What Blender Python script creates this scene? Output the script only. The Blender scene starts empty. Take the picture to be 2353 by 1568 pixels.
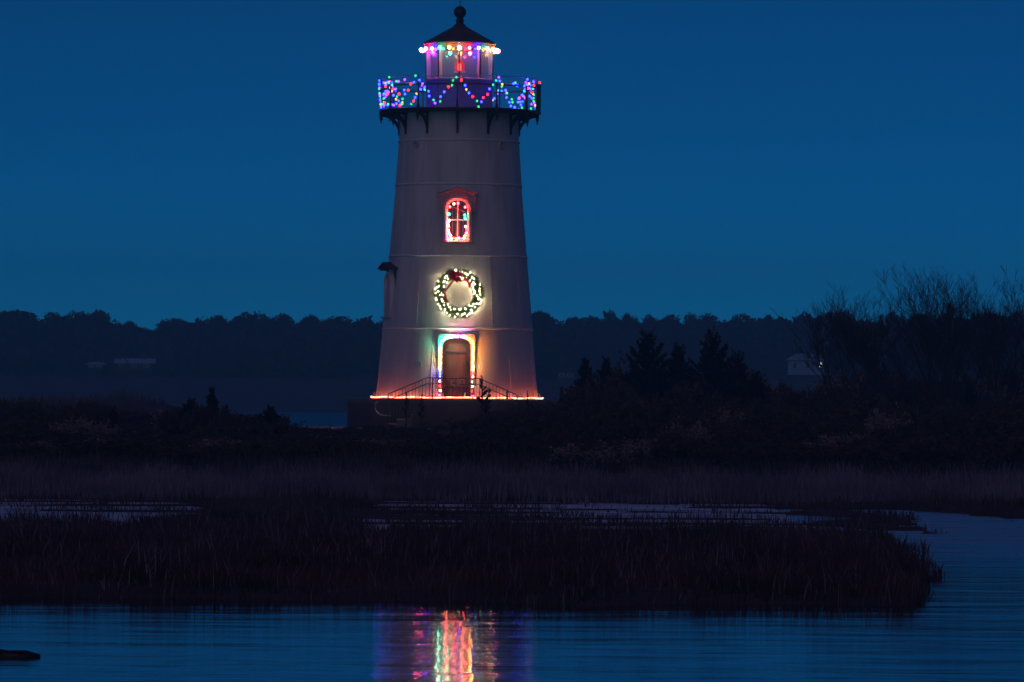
import bpy, math, random
import numpy as np
from mathutils import Matrix, Vector
S = bpy.context.scene
C = S.collection
R = math.radians
PI = math.pi

# ------------------------------------------------------------------ camera
F = 12060.0                      # focal length in pixels of a 2353 px wide picture
CAMZ = 2.0
cam = bpy.data.cameras.new('camera')
cam.sensor_width = 36.0
cam.lens = 36.0 * F / 2353.0
cam.clip_start = 1.0
cam.clip_end = 6000.0
cam_o = bpy.data.objects.new('camera', cam)
C.objects.link(cam_o)
CM = Matrix.Rotation(R(90.0 + 0.627), 3, 'X') @ Matrix.Rotation(R(0.45), 3, 'Z')
cam_o.matrix_world = Matrix.Translation((0, 0, CAMZ)) @ CM.to_4x4()
S.camera = cam_o

def at(px, py, Y):
    """world point at depth Y that the photograph shows at (px, py) of 2353x1568"""
    d = CM @ Vector(((px - 1176.5) / F, (784.0 - py) / F, -1.0))
    k = Y / d.y
    return Vector((d.x * k, Y, CAMZ + d.z * k))

# ------------------------------------------------------------------ world, sun, exposure
W = bpy.data.worlds.new('World')
S.world = W
W.use_nodes = True
nt = W.node_tree
nt.nodes.clear()
sky = nt.nodes.new('ShaderNodeTexSky')
sky.sky_type = 'NISHITA'
sky.sun_disc = False
sky.sun_elevation = R(5.0)
sky.sun_rotation = R(215.0)       # the sun has just gone down behind the camera's left shoulder
sky.altitude = 0
sky.air_density = 1.0
sky.dust_density = 0.3
sky.ozone_density = 10.0
tcw = nt.nodes.new('ShaderNodeTexCoord')
vadd = nt.nodes.new('ShaderNodeVectorMath'); vadd.operation = 'ADD'; vadd.inputs[1].default_value = (0, 0, 0.05)
nt.links.new(tcw.outputs['Generated'], vadd.inputs[0])
nt.links.new(vadd.outputs[0], sky.inputs[0])
sepw = nt.nodes.new('ShaderNodeSeparateXYZ'); nt.links.new(tcw.outputs['Generated'], sepw.inputs[0])
rampw = nt.nodes.new('ShaderNodeValToRGB')       # dusk sky: a pale band along the horizon, darker above
els = rampw.color_ramp.elements
els[0].position = 0.0; els[0].color = (0.3, 1.90, 1.55, 1)
els[1].position = 1.0; els[1].color = (0.6, 0.58, 0.47, 1)
for p_, c_ in ((0.0175, (0.3, 1.66, 1.46)), (0.035, (0.3, 1.28, 1.12)), (0.052, (0.3, 0.94, 0.82)), (0.075, (0.3, 0.72, 0.61)), (0.25, (0.5, 0.42, 0.39))):
    e_ = els.new(p_); e_.color = (*c_, 1)
nt.links.new(sepw.outputs[2], rampw.inputs[0])
tint = nt.nodes.new('ShaderNodeMix')
tint.data_type = 'RGBA'
tint.blend_type = 'MULTIPLY'
tint.inputs[0].default_value = 1.0
nt.links.new(rampw.outputs[0], tint.inputs[7])
bg = nt.nodes.new('ShaderNodeBackground')
bg.inputs['Strength'].default_value = 0.13
wo = nt.nodes.new('ShaderNodeOutputWorld')
nt.links.new(sky.outputs[0], tint.inputs[6])
glow = nt.nodes.new('ShaderNodeMix'); glow.data_type = 'RGBA'; glow.blend_type = 'ADD'; glow.inputs[0].default_value = 1.0; glow.inputs[7].default_value = (0.010, 0.016, 0.010, 1)
nt.links.new(tint.outputs[2], glow.inputs[6])
nt.links.new(glow.outputs[2], bg.inputs[0])
nt.links.new(bg.outputs[0], wo.inputs[0])

sun = bpy.data.lights.new('afterglow', 'SUN')
sun.energy = 0.24
sun.angle = R(85)
sun.color = (1.0, 0.42, 0.32)
sun_o = bpy.data.objects.new('afterglow', sun)
C.objects.link(sun_o)
sun_o.rotation_euler = (R(66), 0, R(-14))      # from behind the camera's left shoulder

S.view_settings.view_transform = 'Standard'
S.view_settings.look = 'None'
S.view_settings.exposure = 0.0
S.view_settings.gamma = 1.0
S.view_settings.use_curve_mapping = False
S.cycles.max_bounces = 6
S.cycles.diffuse_bounces = 2
S.cycles.glossy_bounces = 3
S.cycles.transmission_bounces = 4
S.cycles.transparent_max_bounces = 12
S.cycles.volume_bounces = 0
S.cycles.sample_clamp_indirect = 4.0
S.cycles.use_denoising = True

# ------------------------------------------------------------------ materials
def mat(name, col, rough=0.7, var=0.0, vscale=4.0, metal=0.0, bump=0.0, bscale=30.0, spec=0.5, stretch=None):
    m = bpy.data.materials.new(name)
    m.use_nodes = True
    t = m.node_tree
    b = t.nodes['Principled BSDF']
    b.inputs['Roughness'].default_value = rough
    b.inputs['Metallic'].default_value = metal
    b.inputs['Specular IOR Level'].default_value = spec
    b.inputs['Base Color'].default_value = (*col, 1)
    if var > 0 or bump > 0:
        tc = t.nodes.new('ShaderNodeTexCoord')
        mp = t.nodes.new('ShaderNodeMapping')
        if stretch: mp.inputs['Scale'].default_value = stretch
        t.links.new(tc.outputs['Object'], mp.inputs[0])
    if var > 0:
        n = t.nodes.new('ShaderNodeTexNoise')
        n.inputs['Scale'].default_value = vscale
        n.inputs['Detail'].default_value = 6
        t.links.new(mp.outputs[0], n.inputs['Vector'])
        r = t.nodes.new('ShaderNodeValToRGB')
        r.color_ramp.elements[0].position = 0.3
        r.color_ramp.elements[1].position = 0.7
        r.color_ramp.elements[0].color = (*[max(0, c * (1 - var)) for c in col], 1)
        r.color_ramp.elements[1].color = (*[min(1, c * (1 + var)) for c in col], 1)
        t.links.new(n.outputs[0], r.inputs[0])
        t.links.new(r.outputs[0], b.inputs['Base Color'])
    if bump > 0:
        n2 = t.nodes.new('ShaderNodeTexNoise')
        n2.inputs['Scale'].default_value = bscale
        n2.inputs['Detail'].default_value = 5
        t.links.new(mp.outputs[0], n2.inputs['Vector'])
        bp = t.nodes.new('ShaderNodeBump')
        bp.inputs['Strength'].default_value = bump
        bp.inputs['Distance'].default_value = 0.03
        t.links.new(n2.outputs[0], bp.inputs['Height'])
        t.links.new(bp.outputs[0], b.inputs['Normal'])
    return m

def emit(name, col, strength):
    m = bpy.data.materials.new(name)
    m.use_nodes = True
    t = m.node_tree
    b = t.nodes['Principled BSDF']
    b.inputs['Base Color'].default_value = (0.3, 0.3, 0.3, 1)
    b.inputs['Emission Color'].default_value = (*col, 1)
    b.inputs['Emission Strength'].default_value = strength
    return m

def leafmat(name, col, var=0.4, vscale=3.0):
    return mat(name, col, 0.85, var, vscale, spec=0.1)

M = {}
M['paint'] = mat('white_tower_paint', (0.60, 0.59, 0.57), 0.55, 0.17, 1.1, bump=0.08, bscale=9, stretch=(1, 1, 0.35))
t = M['paint'].node_tree; b = t.nodes['Principled BSDF']; src = b.inputs['Base Color'].links[0].from_socket
tc = t.nodes.new('ShaderNodeTexCoord'); mp = t.nodes.new('ShaderNodeMapping'); mp.inputs['Scale'].default_value = (5, 5, 0.35); t.links.new(tc.outputs['Object'], mp.inputs[0])
n = t.nodes.new('ShaderNodeTexNoise'); n.inputs['Scale'].default_value = 1.3; n.inputs['Detail'].default_value = 7; t.links.new(mp.outputs[0], n.inputs['Vector'])
r = t.nodes.new('ShaderNodeValToRGB'); r.color_ramp.elements[0].position = 0.52; r.color_ramp.elements[1].position = 0.74
r.color_ramp.elements[1].color = (0.34, 0.34, 0.34, 1); t.links.new(n.outputs[0], r.inputs[0])
mxc = t.nodes.new('ShaderNodeMix'); mxc.data_type = 'RGBA'; mxc.inputs[7].default_value = (0.30, 0.22, 0.16, 1)
t.links.new(r.outputs[0], mxc.inputs[0]); t.links.new(src, mxc.inputs[6]); t.links.new(mxc.outputs[2], b.inputs['Base Color'])
M['band'] = mat('painted_band', (0.72, 0.70, 0.69), 0.5, 0.08, 3)
M['iron'] = mat('black_iron', (0.016, 0.014, 0.018), 0.5, 0.3, 8)
M['roof'] = mat('dark_roof', (0.10, 0.062, 0.06), 0.5, 0.3, 3)
M['trim'] = mat('white_trim', (0.70, 0.68, 0.66), 0.5, 0.08, 5)
M['parapet'] = mat('dark_parapet', (0.13, 0.17, 0.34), 0.35, 0.2, 4)
M['door'] = mat('brown_door', (0.09, 0.038, 0.028), 0.55, 0.18, 3, stretch=(3, 3, 0.5))
M['jamb'] = mat('door_jamb_paint', (0.16, 0.14, 0.13), 0.6, 0.1, 5)
M['fascia'] = mat('eave_fascia_paint', (0.10, 0.085, 0.085), 0.6)
M['darkhood'] = mat('near_black_hood', (0.05, 0.045, 0.05), 0.7, 0.2, 4)  # near-black version of the hood colour, used on the side window
M['hood'] = mat('hood_paint', (0.46, 0.42, 0.42), 0.6, 0.1, 5)
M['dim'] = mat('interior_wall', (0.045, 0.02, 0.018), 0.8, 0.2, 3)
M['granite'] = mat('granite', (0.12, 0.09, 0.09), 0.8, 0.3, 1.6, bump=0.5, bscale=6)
M['slab'] = mat('lit_granite_edge', (0.52, 0.48, 0.46), 0.7, 0.2, 2.0, bump=0.2, bscale=12)  # treads and terrace top: light falling on the edges put into the colour
M['steel'] = mat('galvanised_steel', (0.5, 0.5, 0.5), 0.35, metal=0.7)
M['wire'] = mat('green_wire', (0.01, 0.02, 0.012), 0.6)
M['needle'] = mat('wreath_needles', (0.10, 0.15, 0.045), 0.7, 0.4, 8, spec=0.2)
M['bow'] = mat('red_bow', (0.75, 0.012, 0.03), 0.5, 0.15, 10)
M['cedar'] = leafmat('cedar_foliage', (0.020, 0.018, 0.016))
M['shrubdark'] = leafmat('dark_shrub_leaf', (0.085, 0.053, 0.046), 0.5)
M['shrubpale'] = leafmat('pale_dry_shrub', (0.26, 0.18, 0.17), 0.4)
M['bark'] = mat('bare_bark', (0.035, 0.025, 0.022), 0.9, 0.3, 5)
M['grass'] = leafmat('marsh_grass', (0.065, 0.046, 0.050), 0.55, 0.6)
M['drygrass'] = leafmat('dry_marsh_grass', (0.16, 0.15, 0.19), 0.55, 0.35)
M['dunegrass'] = leafmat('dune_grass', (0.07, 0.075, 0.095), 0.5, 0.3)
M['fartree'] = leafmat('far_tree_foliage', (0.030, 0.028, 0.030), 0.3, 0.4)
M['sand'] = mat('marsh_ground', (0.05, 0.036, 0.038), 0.95, 0.45, 0.25, bump=0.4, bscale=2.0)
M['housewall'] = mat('house_wall', (0.22, 0.42, 0.52), 0.8, 0.1, 1)
M['houseroof'] = mat('house_roof', (0.30, 0.56, 0.66), 0.7, 0.1, 1)
M['darkwall'] = mat('dark_wall', (0.06, 0.05, 0.05), 0.8)
M['housedark'] = mat('house_window', (0.02, 0.02, 0.03), 0.2)
M['lit'] = emit('lit_window', (1.0, 0.93, 0.8), 1.0)
M['log'] = mat('wet_log', (0.018, 0.015, 0.014), 0.5, 0.4, 6, bump=0.6, bscale=10)

# lantern glass: old panes with a little salt on them
g = bpy.data.materials.new('lantern_glass'); g.use_nodes = True
t = g.node_tree; t.nodes.clear()
o_ = t.nodes.new('ShaderNodeOutputMaterial')
tr = t.nodes.new('ShaderNodeBsdfTransparent'); tr.inputs[0].default_value = (0.9, 0.9, 0.92, 1)
df = t.nodes.new('ShaderNodeBsdfTranslucent'); df.inputs[0].default_value = (0.8, 0.8, 0.8, 1)
d2 = t.nodes.new('ShaderNodeBsdfDiffuse'); d2.inputs[0].default_value = (0.7, 0.7, 0.7, 1)
ad = t.nodes.new('ShaderNodeMixShader'); ad.inputs[0].default_value = 0.5
t.links.new(df.outputs[0], ad.inputs[1]); t.links.new(d2.outputs[0], ad.inputs[2])
mx = t.nodes.new('ShaderNodeMixShader'); mx.inputs[0].default_value = 0.08
t.links.new(tr.outputs[0], mx.inputs[1]); t.links.new(ad.outputs[0], mx.inputs[2])
gl = t.nodes.new('ShaderNodeBsdfGlossy'); gl.inputs['Roughness'].default_value = 0.05
m2 = t.nodes.new('ShaderNodeMixShader'); m2.inputs[0].default_value = 0.05
t.links.new(mx.outputs[0], m2.inputs[1]); t.links.new(gl.outputs[0], m2.inputs[2])
t.links.new(m2.outputs[0], o_.inputs[0])
M['glass'] = g
wg = g.copy(); wg.name = 'window_glass'
for n_ in wg.node_tree.nodes:
    if n_.type == 'MIX_SHADER' and abs(n_.inputs[0].default_value - 0.08) < 1e-3: n_.inputs[0].default_value = 0.015
M['wglass'] = wg

# water
wm = bpy.data.materials.new('pond_water'); wm.use_nodes = True
t = wm.node_tree; b = t.nodes['Principled BSDF']
b.inputs['Base Color'].default_value = (0.004, 0.008, 0.012, 1)
b.inputs['Roughness'].default_value = 0.035
b.inputs['IOR'].default_value = 1.33
b.inputs['Specular IOR Level'].default_value = 0.5
tc = t.nodes.new('ShaderNodeTexCoord')
def wave(scale, stretch, strength, dist, prev):
    mp = t.nodes.new('ShaderNodeMapping'); mp.inputs['Scale'].default_value = stretch
    t.links.new(tc.outputs['Object'], mp.inputs[0])
    n = t.nodes.new('ShaderNodeTexNoise'); n.inputs['Scale'].default_value = scale; n.inputs['Detail'].default_value = 3
    t.links.new(mp.outputs[0], n.inputs['Vector'])
    bp = t.nodes.new('ShaderNodeBump'); bp.inputs['Strength'].default_value = strength; bp.inputs['Distance'].default_value = dist
    t.links.new(n.outputs[0], bp.inputs['Height'])
    if prev: t.links.new(prev.outputs[0], bp.inputs['Normal'])
    return bp
b1 = wave(0.9, (0.42, 1.0, 1), 1.0, 0.021, None)
b2 = wave(16.0, (0.035, 1.0, 1), 1.0, 0.0021, b1)
t.links.new(b2.outputs[0], b.inputs['Normal'])
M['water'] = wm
hw_ = wm.copy(); hw_.name = 'harbor_water'; hw_.node_tree.nodes['Principled BSDF'].inputs['Roughness'].default_value = 0.32; M['harbor'] = hw_
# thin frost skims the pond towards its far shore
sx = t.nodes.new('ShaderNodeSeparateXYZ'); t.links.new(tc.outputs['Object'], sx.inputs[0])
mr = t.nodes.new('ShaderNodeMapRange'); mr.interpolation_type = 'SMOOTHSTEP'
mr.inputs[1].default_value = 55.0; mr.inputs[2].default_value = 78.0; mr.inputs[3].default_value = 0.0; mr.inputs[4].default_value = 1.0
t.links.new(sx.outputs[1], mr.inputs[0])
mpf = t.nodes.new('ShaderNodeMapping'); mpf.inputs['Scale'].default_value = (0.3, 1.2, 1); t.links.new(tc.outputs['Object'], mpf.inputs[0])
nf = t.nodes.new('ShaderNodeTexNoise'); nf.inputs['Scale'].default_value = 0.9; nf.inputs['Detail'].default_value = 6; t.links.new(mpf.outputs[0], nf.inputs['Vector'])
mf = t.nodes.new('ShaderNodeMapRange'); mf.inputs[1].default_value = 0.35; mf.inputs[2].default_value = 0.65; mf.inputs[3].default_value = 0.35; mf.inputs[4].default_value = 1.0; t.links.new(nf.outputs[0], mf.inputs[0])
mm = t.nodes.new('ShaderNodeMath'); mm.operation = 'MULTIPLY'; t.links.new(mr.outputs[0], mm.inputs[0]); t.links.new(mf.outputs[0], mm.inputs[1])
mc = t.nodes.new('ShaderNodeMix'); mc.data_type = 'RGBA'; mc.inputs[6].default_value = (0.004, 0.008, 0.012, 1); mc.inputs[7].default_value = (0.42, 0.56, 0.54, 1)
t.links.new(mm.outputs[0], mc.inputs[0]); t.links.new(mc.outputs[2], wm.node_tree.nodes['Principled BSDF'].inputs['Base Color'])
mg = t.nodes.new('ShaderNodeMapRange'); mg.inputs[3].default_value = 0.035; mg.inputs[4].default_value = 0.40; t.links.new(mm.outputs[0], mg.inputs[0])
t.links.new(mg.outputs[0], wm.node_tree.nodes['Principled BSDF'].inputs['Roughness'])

M['ice'] = mat('thin_ice', (0.55, 0.68, 0.66), 0.5, 0.6, 0.5, bump=0.25, bscale=3.0, stretch=(0.35, 2.2, 1))

# bulbs
BC = {'red': (1.0, 0.008, 0.012), 'pink': (1.0, 0.05, 0.22), 'blue': (0.012, 0.022, 1.0), 'violet': (0.15, 0.02, 1.0),
      'teal': (0.01, 0.75, 0.42), 'green': (0.012, 0.8, 0.12), 'orange': (1.0, 0.20, 0.012), 'yellow': (1.0, 0.55, 0.05),
      'white': (1.0, 0.80, 0.46), 'pale': (1.0, 0.42, 0.26)}
BS = {'red': 0.9, 'pink': 0.5, 'blue': 1.5, 'violet': 0.7, 'teal': 0.16, 'green': 0.15, 'orange': 0.3, 'yellow': 0.16, 'white': 0.3, 'pale': 0.5}
_bm = {}
def bulbmat(c, s):
    k = (c, s)
    if k not in _bm: _bm[k] = emit('%s_bulb_glow' % c, BC[c], s)
    return _bm[k]

# ------------------------------------------------------------------ object helpers
class MB:
    def __init__(self): self.v = []; self.f = []; self.sm = []
    def add(self, vs, fs, smooth=False):
        o = len(self.v); self.v += [tuple(p) for p in vs]
        self.f += [tuple(i + o for i in q) for q in fs]; self.sm += [smooth] * len(fs)
        return self
    def box(self, x0, x1, y0, y1, z0, z1, T=None):
        vs = [Vector((x, y, z)) for z in (z0, z1) for y in (y0, y1) for x in (x0, x1)]
        if T is not None: vs = [T @ p for p in vs]
        return self.add(vs, [(0, 2, 3, 1), (4, 5, 7, 6), (0, 1, 5, 4), (2, 6, 7, 3), (0, 4, 6, 2), (1, 3, 7, 5)])
    def tube(self, pts, r, n=6, closed=False, taper=None):
        pts = [Vector(p) for p in pts]; L = len(pts); vs = []; fs = []
        for i, p in enumerate(pts):
            if closed: d = pts[(i + 1) % L] - pts[i - 1]
            else: d = pts[min(i + 1, L - 1)] - pts[max(i - 1, 0)]
            if d.length < 1e-9: d = Vector((0, 0, 1))
            d.normalize()
            a = d.orthogonal().normalized() if abs(d.z) > 0.99 else d.cross(Vector((0, 0, 1))).normalized()
            c = d.cross(a)
            rr = r if taper is None else r + (taper - r) * i / (L - 1)
            for k in range(n):
                w = 2 * PI * k / n
                vs.append(p + a * math.cos(w) * rr + c * math.sin(w) * rr)
        for i in range(L if closed else L - 1):
            for k in range(n):
                j = (i + 1) % L
                fs.append((i * n + k, i * n + (k + 1) % n, j * n + (k + 1) % n, j * n + k))
        if not closed:
            fs.append(tuple(range(n - 1, -1, -1))); fs.append(tuple((L - 1) * n + k for k in range(n)))
        return self.add(vs, fs, True)
    def lathe(self, prof, n=48, x=0, y=0, smooth=True, a0=0.0):
        vs = []; fs = []
        for r, z in prof:
            for k in range(n):
                w = a0 + 2 * PI * k / n
                vs.append((x + r * math.sin(w), y - r * math.cos(w), z))
        for i in range(len(prof) - 1):
            for k in range(n):
                fs.append((i * n + k, i * n + (k + 1) % n, (i + 1) * n + (k + 1) % n, (i + 1) * n + k))
        return self.add(vs, fs, smooth)
    def prism(self, poly, y0, y1, T=None):
        """(x, z) outline extruded along y"""
        n = len(poly)
        vs = [Vector((x, y0, z)) for x, z in poly] + [Vector((x, y1, z)) for x, z in poly]
        if T is not None: vs = [T @ p for p in vs]
        fs = [tuple(range(n)), tuple(range(2 * n - 1, n - 1, -1))]
        fs += [(i, n + i, n + (i + 1) % n, (i + 1) % n) for i in range(n)]
        return self.add(vs, fs)
    def ring(self, outer, inner, y0, y1, T=None, closed=True):
        n = len(outer); vs = []
        for o in (outer, inner):
            for y in (y0, y1): vs += [Vector((x, y, z)) for x, z in o]
        if T is not None: vs = [T @ p for p in vs]
        fs = []
        for i in range(n if closed else n - 1):
            j = (i + 1) % n
            fs += [(i, j, 2 * n + j, 2 * n + i), (n + i, 3 * n + i, 3 * n + j, n + j), (i, n + i, n + j, j), (2 * n + i, 2 * n + j, 3 * n + j, 3 * n + i)]
        return self.add(vs, fs)
    def build(self, name, m, parent=None, loc=None):
        me = bpy.data.meshes.new(name)
        me.from_pydata(self.v, [], self.f)
        me.polygons.foreach_set('use_smooth', self.sm)
        me.materials.append(m)
        me.update()
        o = bpy.data.objects.new(name, me); C.objects.link(o)
        if parent: o.parent = parent
        if loc is not None: o.location = loc
        return o

def npmesh(name, v, f, m):
    me = bpy.data.meshes.new(name)
    v = np.asarray(v, dtype=np.float32); f = np.asarray(f, dtype=np.int32); k = f.shape[1]
    me.vertices.add(len(v)); me.vertices.foreach_set('co', v.ravel())
    me.loops.add(f.size); me.loops.foreach_set('vertex_index', f.ravel())
    me.polygons.add(len(f)); me.polygons.foreach_set('loop_start', np.arange(0, f.size, k, dtype=np.int32))
    me.materials.append(m); me.update(calc_edges=True)
    return me

def link(name, me, parent=None, loc=None):
    o = bpy.data.objects.new(name, me); C.objects.link(o)
    if parent: o.parent = parent
    if loc is not None: o.location = loc
    return o

def tag(o, label, cat, group=None):
    o['label'] = label; o['category'] = cat
    if group: o['group'] = group
    return o
def thing(name, label, cat, loc=(0, 0, 0), rz=0, group=None):
    o = bpy.data.objects.new(name, None); C.objects.link(o)
    o.empty_display_size = 0.3
    o.location = loc; o.rotation_euler = (0, 0, rz)
    return tag(o, label, cat, group)
def struct(o): o['kind'] = 'structure'; return o
def stuff(o): o['kind'] = 'stuff'; return o

# ------------------------------------------------------------------ terrain
TX, TY = at(1050, 918, 180).x, 180.0
TZ = 1.97
def sstep(a, b, x):
    t = np.clip((x - a) / (b - a), 0, 1); return t * t * (3 - 2 * t)
_rng = np.random.default_rng(5)
_ph = _rng.uniform(0, 6.28, 24); _dr = _rng.uniform(0, 6.28, 24)
def noise(x, y, L):
    s = 0
    for i in range(8):
        k = 2 * PI / (L * (0.6 + 0.14 * i))
        s = s + np.sin(k * (x * np.cos(_dr[i]) + y * np.sin(_dr[i])) + _ph[i])
    return s / 4.0
def ground(x, y):
    x = np.asarray(x, dtype=float); y = np.asarray(y, dtype=float)
    n1 = noise(x, y, 3.0); n2 = noise(x, y, 9.0); n3 = noise(x, y, 40.0)
    h = np.full(np.broadcast(x, y).shape, -0.7)
    # marsh island close to the camera
    yy = y + 0.5 * n1 + 0.5 * n2
    fr = sstep(50.0, 51.6, yy) * (1 - sstep(74.5, 77, yy)) * (1 - sstep(-0.35, 0.35, x + 0.30 * n1 - y * (0.0828 - 0.0006 * np.maximum(y - 60, 0)) + 0.05 * np.maximum(55 - y, 0)))
    h = np.maximum(h, -0.7 + fr * (0.80 + 0.04 * n1))
    # low marsh between the pools
    xe = x + 0.8 * n2
    tuft = (sstep(-6.6, -5.8, xe) * (1 - sstep(-2.6, -1.9, xe)) + sstep(4.8, 5.4, xe) * (1 - sstep(6.0, 6.6, xe)) * sstep(78, 82, y)) * sstep(68, 72, y)
    h = np.maximum(h, -0.7 + tuft * (0.76 + 0.03 * n1) * (1 - sstep(110, 112, y)))
    n4 = noise(x * 0.22, y, 2.6) + 0.5 * noise(x * 0.3, y, 1.1)
    patch = sstep(0.28, 0.62, n4) * sstep(76, 79, y) * (1 - sstep(104, 106, y)) * (1 - sstep(6.5, 7.5, x))
    h = np.maximum(h, -0.7 + patch * 0.74)
    # main spit
    y0 = 99.5 + 1.6 * n2 + 0.8 * n1 - 10 * sstep(6.0, 9.0, x)
    land = sstep(y0 - 0.8, y0 + 1.2, y)
    prof = 0.10 + 0.40 * sstep(104, 128, y) + 0.15 * sstep(135, 165, y) + 0.05 * n1 + 0.04 * n2
    dune = sstep(150, 188, y) * (sstep(-9.5, -13, x) + sstep(4.5, 10, x)) * (0.85 + 0.15 * n2)
    back = 1 - sstep(198, 210, y + 3 * n2 - 30 * sstep(8, 20, x))
    h = np.maximum(h, -0.7 + (land * (0.7 + prof + dune)) * back)
    # far shore
    far = sstep(672, 690, y + 8 * n3)
    fp = 1.0 + 4.5 * sstep(690, 760, y) + 3.0 * sstep(760, 830, y) + 1.0 * sstep(830, 1100, y)
    h = np.maximum(h, -0.7 + far * fp)
    rl = sstep(18, 26, x) * sstep(330, 350, y) * (1 - sstep(500, 540, y))
    h = np.maximum(h, -0.7 + rl * 2.4)
    return h
def gz(x, y): return float(ground(np.array([x]), np.array([y]))[0])

ys = np.concatenate([np.linspace(-40, 45, 10), np.linspace(46, 130, 210), np.linspace(131, 225, 110), np.geomspace(230, 660, 30), np.geomspace(664, 900, 60), np.linspace(905, 1000, 8)])
ss = np.linspace(-1, 1, 261); ss = np.sign(ss) * np.abs(ss) ** 1.5
gx = ss[None, :] * (40 + 0.5 * np.maximum(ys, 0))[:, None]
gy = np.repeat(ys[:, None], len(ss), 1)
gh = ground(gx, gy)
nr, nc = gx.shape
idx = np.arange(nr * nc).reshape(nr, nc)
fq = np.stack([idx[:-1, :-1], idx[:-1, 1:], idx[1:, 1:], idx[1:, :-1]], -1).reshape(-1, 4)
me = npmesh('ground', np.stack([gx, gy, gh], -1).reshape(-1, 3), fq, M['sand'])
me.polygons.foreach_set('use_smooth', [True] * len(me.polygons))
struct(link('ground', me))
w = MB(); w.add([(-900, -60, 0), (900, -60, 0), (900, 206, 0), (-900, 206, 0)], [(0, 1, 2, 3)])
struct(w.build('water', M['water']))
w = MB(); w.add([(-900, 206, 0), (900, 206, 0), (900, 880, 0), (-900, 880, 0)], [(0, 1, 2, 3)])
struct(w.build('harbor_water', M['harbor']))

ic = MB()
def icesheet(pts): ic.add([(x, y, 0.012) for x, y in pts], [tuple(range(len(pts)))])
_ri = random.Random(4)
edge = [(-30 + 0.45 * k, 74 + _ri.uniform(-0.9, 0.9)) for k in range(78)]
icesheet(edge + [(5.0, 118), (-30, 118)])
struct(ic.build('pond_ice', M['ice']))

# ------------------------------------------------------------------ the lighthouse (local: origin at foot of the wall, -y towards the camera)
LH = thing('lighthouse', 'white tapered lighthouse with black gallery and glazed lantern on a round stone plinth', 'lighthouse', (TX, TY, TZ))
PROF = [(0.0, 2.80), (0.25, 2.76), (0.7, 2.71), (2.39, 2.57), (4.87, 2.36), (7.31, 2.16), (8.81, 2.06), (9.76, 2.03)]
def wr(h):
    return float(np.interp(h, [p[0] for p in PROF], [p[1] for p in PROF]))
def pol(r, a, z): return Vector((r * math.sin(a), -r * math.cos(a), z))
DW, DT = 0.60, 2.16               # rough opening of the door
WW, WB, WT = 0.44, 5.34, 6.80     # rough opening of the window
hs = sorted(set([p[0] for p in PROF] + [0.04, DT, WB, WT, 1.2, 1.7, 3.2, 4.0, 5.8, 6.3, 8.0]))
ad_, aw_ = math.asin(DW / 2.68), math.asin(WW / 2.27)
aa = sorted(set([ad_, -ad_, aw_, -aw_] + [R(k * 4) for k in range(-45, 45) if not (8 < abs(k * 4) < 16)]))
wb = MB(); nv = len(aa); vs = []; fs = []
for h in hs:
    for a in aa: vs.append(pol(wr(h), a, h))
for i in range(len(hs) - 1):
    hm = (hs[i] + hs[i + 1]) / 2
    for k in range(nv):
        a0_, a1_ = aa[k], aa[(k + 1) % nv]
        am = (a0_ + a1_) / 2 if a1_ > a0_ else PI
        if abs(am) < ad_ and 0.04 < hm < DT: continue
        if abs(am) < aw_ and WB < hm < WT: continue
        fs.append((i * nv + k, i * nv + (k + 1) % nv, (i + 1) * nv + (k + 1) % nv, (i + 1) * nv + k))
wb.add(vs, fs, True)
wb.build('wall', M['paint'], LH)
for h in (2.39, 4.87, 7.31, 8.81):
    r = wr(h)
    MB().lathe([(r - 0.02, h - 0.035), (r + 0.03, h - 0.035), (r + 0.035, h + 0.005), (r + 0.012, h + 0.03), (r - 0.02, h + 0.03)], 96).build('seam_band', M['band'], LH)
ps = MB()
for h0, h1, offs in ((0.05, 2.34, 12), (2.43, 4.82, -2), (4.91, 7.26, 12), (7.35, 8.76, -2)):
    for k in range(12):
        a = R(k * 30 + offs)
        if abs(math.sin(a)) < 0.3 and math.cos(a) > 0: continue
        ps.tube([pol(wr(h0) + 0.001, a, h0), pol(wr(h1) + 0.001, a, h1)], 0.010, 4)
ps.build('plate_seam', M['band'], LH)
MB().lathe([(2.79, 0.0), (2.90, 0.0), (2.90, 0.05), (2.79, 0.05)], 96).build('foot_flange', M['band'], LH)
for k in range(24):
    p = pol(2.86, R(k * 15 + 6), 0.05)
    MB().lathe([(0.0, 0.16), (0.02, 0.16), (0.02, 0.0), (0.035, 0.0), (0.035, -0.01)], 8).build('anchor_bolt', M['trim'], LH, p)

def arch(w, z0, zs, rise, n=14, p=2.4):
    """open outline: up the left side, over the arch, down the right"""
    o = [(-w, z0)]
    for i in range(n + 1):
        a = PI - PI * i / n
        c, s = math.cos(a), math.sin(a)
        o.append((w * math.copysign(abs(c) ** (2 / p), c), zs + rise * abs(s) ** (2 / p)))
    o.append((w, z0))
    return o
def rect_like(inner, w, z0, z1):
    """rectangle outline with as many points as inner"""
    o = []
    for x, z in inner:
        if z <= inner[1][1] + 1e-6: o.append((math.copysign(w, x), z0 if z < inner[1][1] - 1e-6 else z))
        else:
            a = math.atan2(z - inner[1][1], x) ; k = min(w / max(abs(math.cos(a)), 1e-6), (z1 - inner[1][1]) / max(math.sin(a), 1e-6))
            o.append((k * math.cos(a), inner[1][1] + k * math.sin(a)))
    return o

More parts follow.
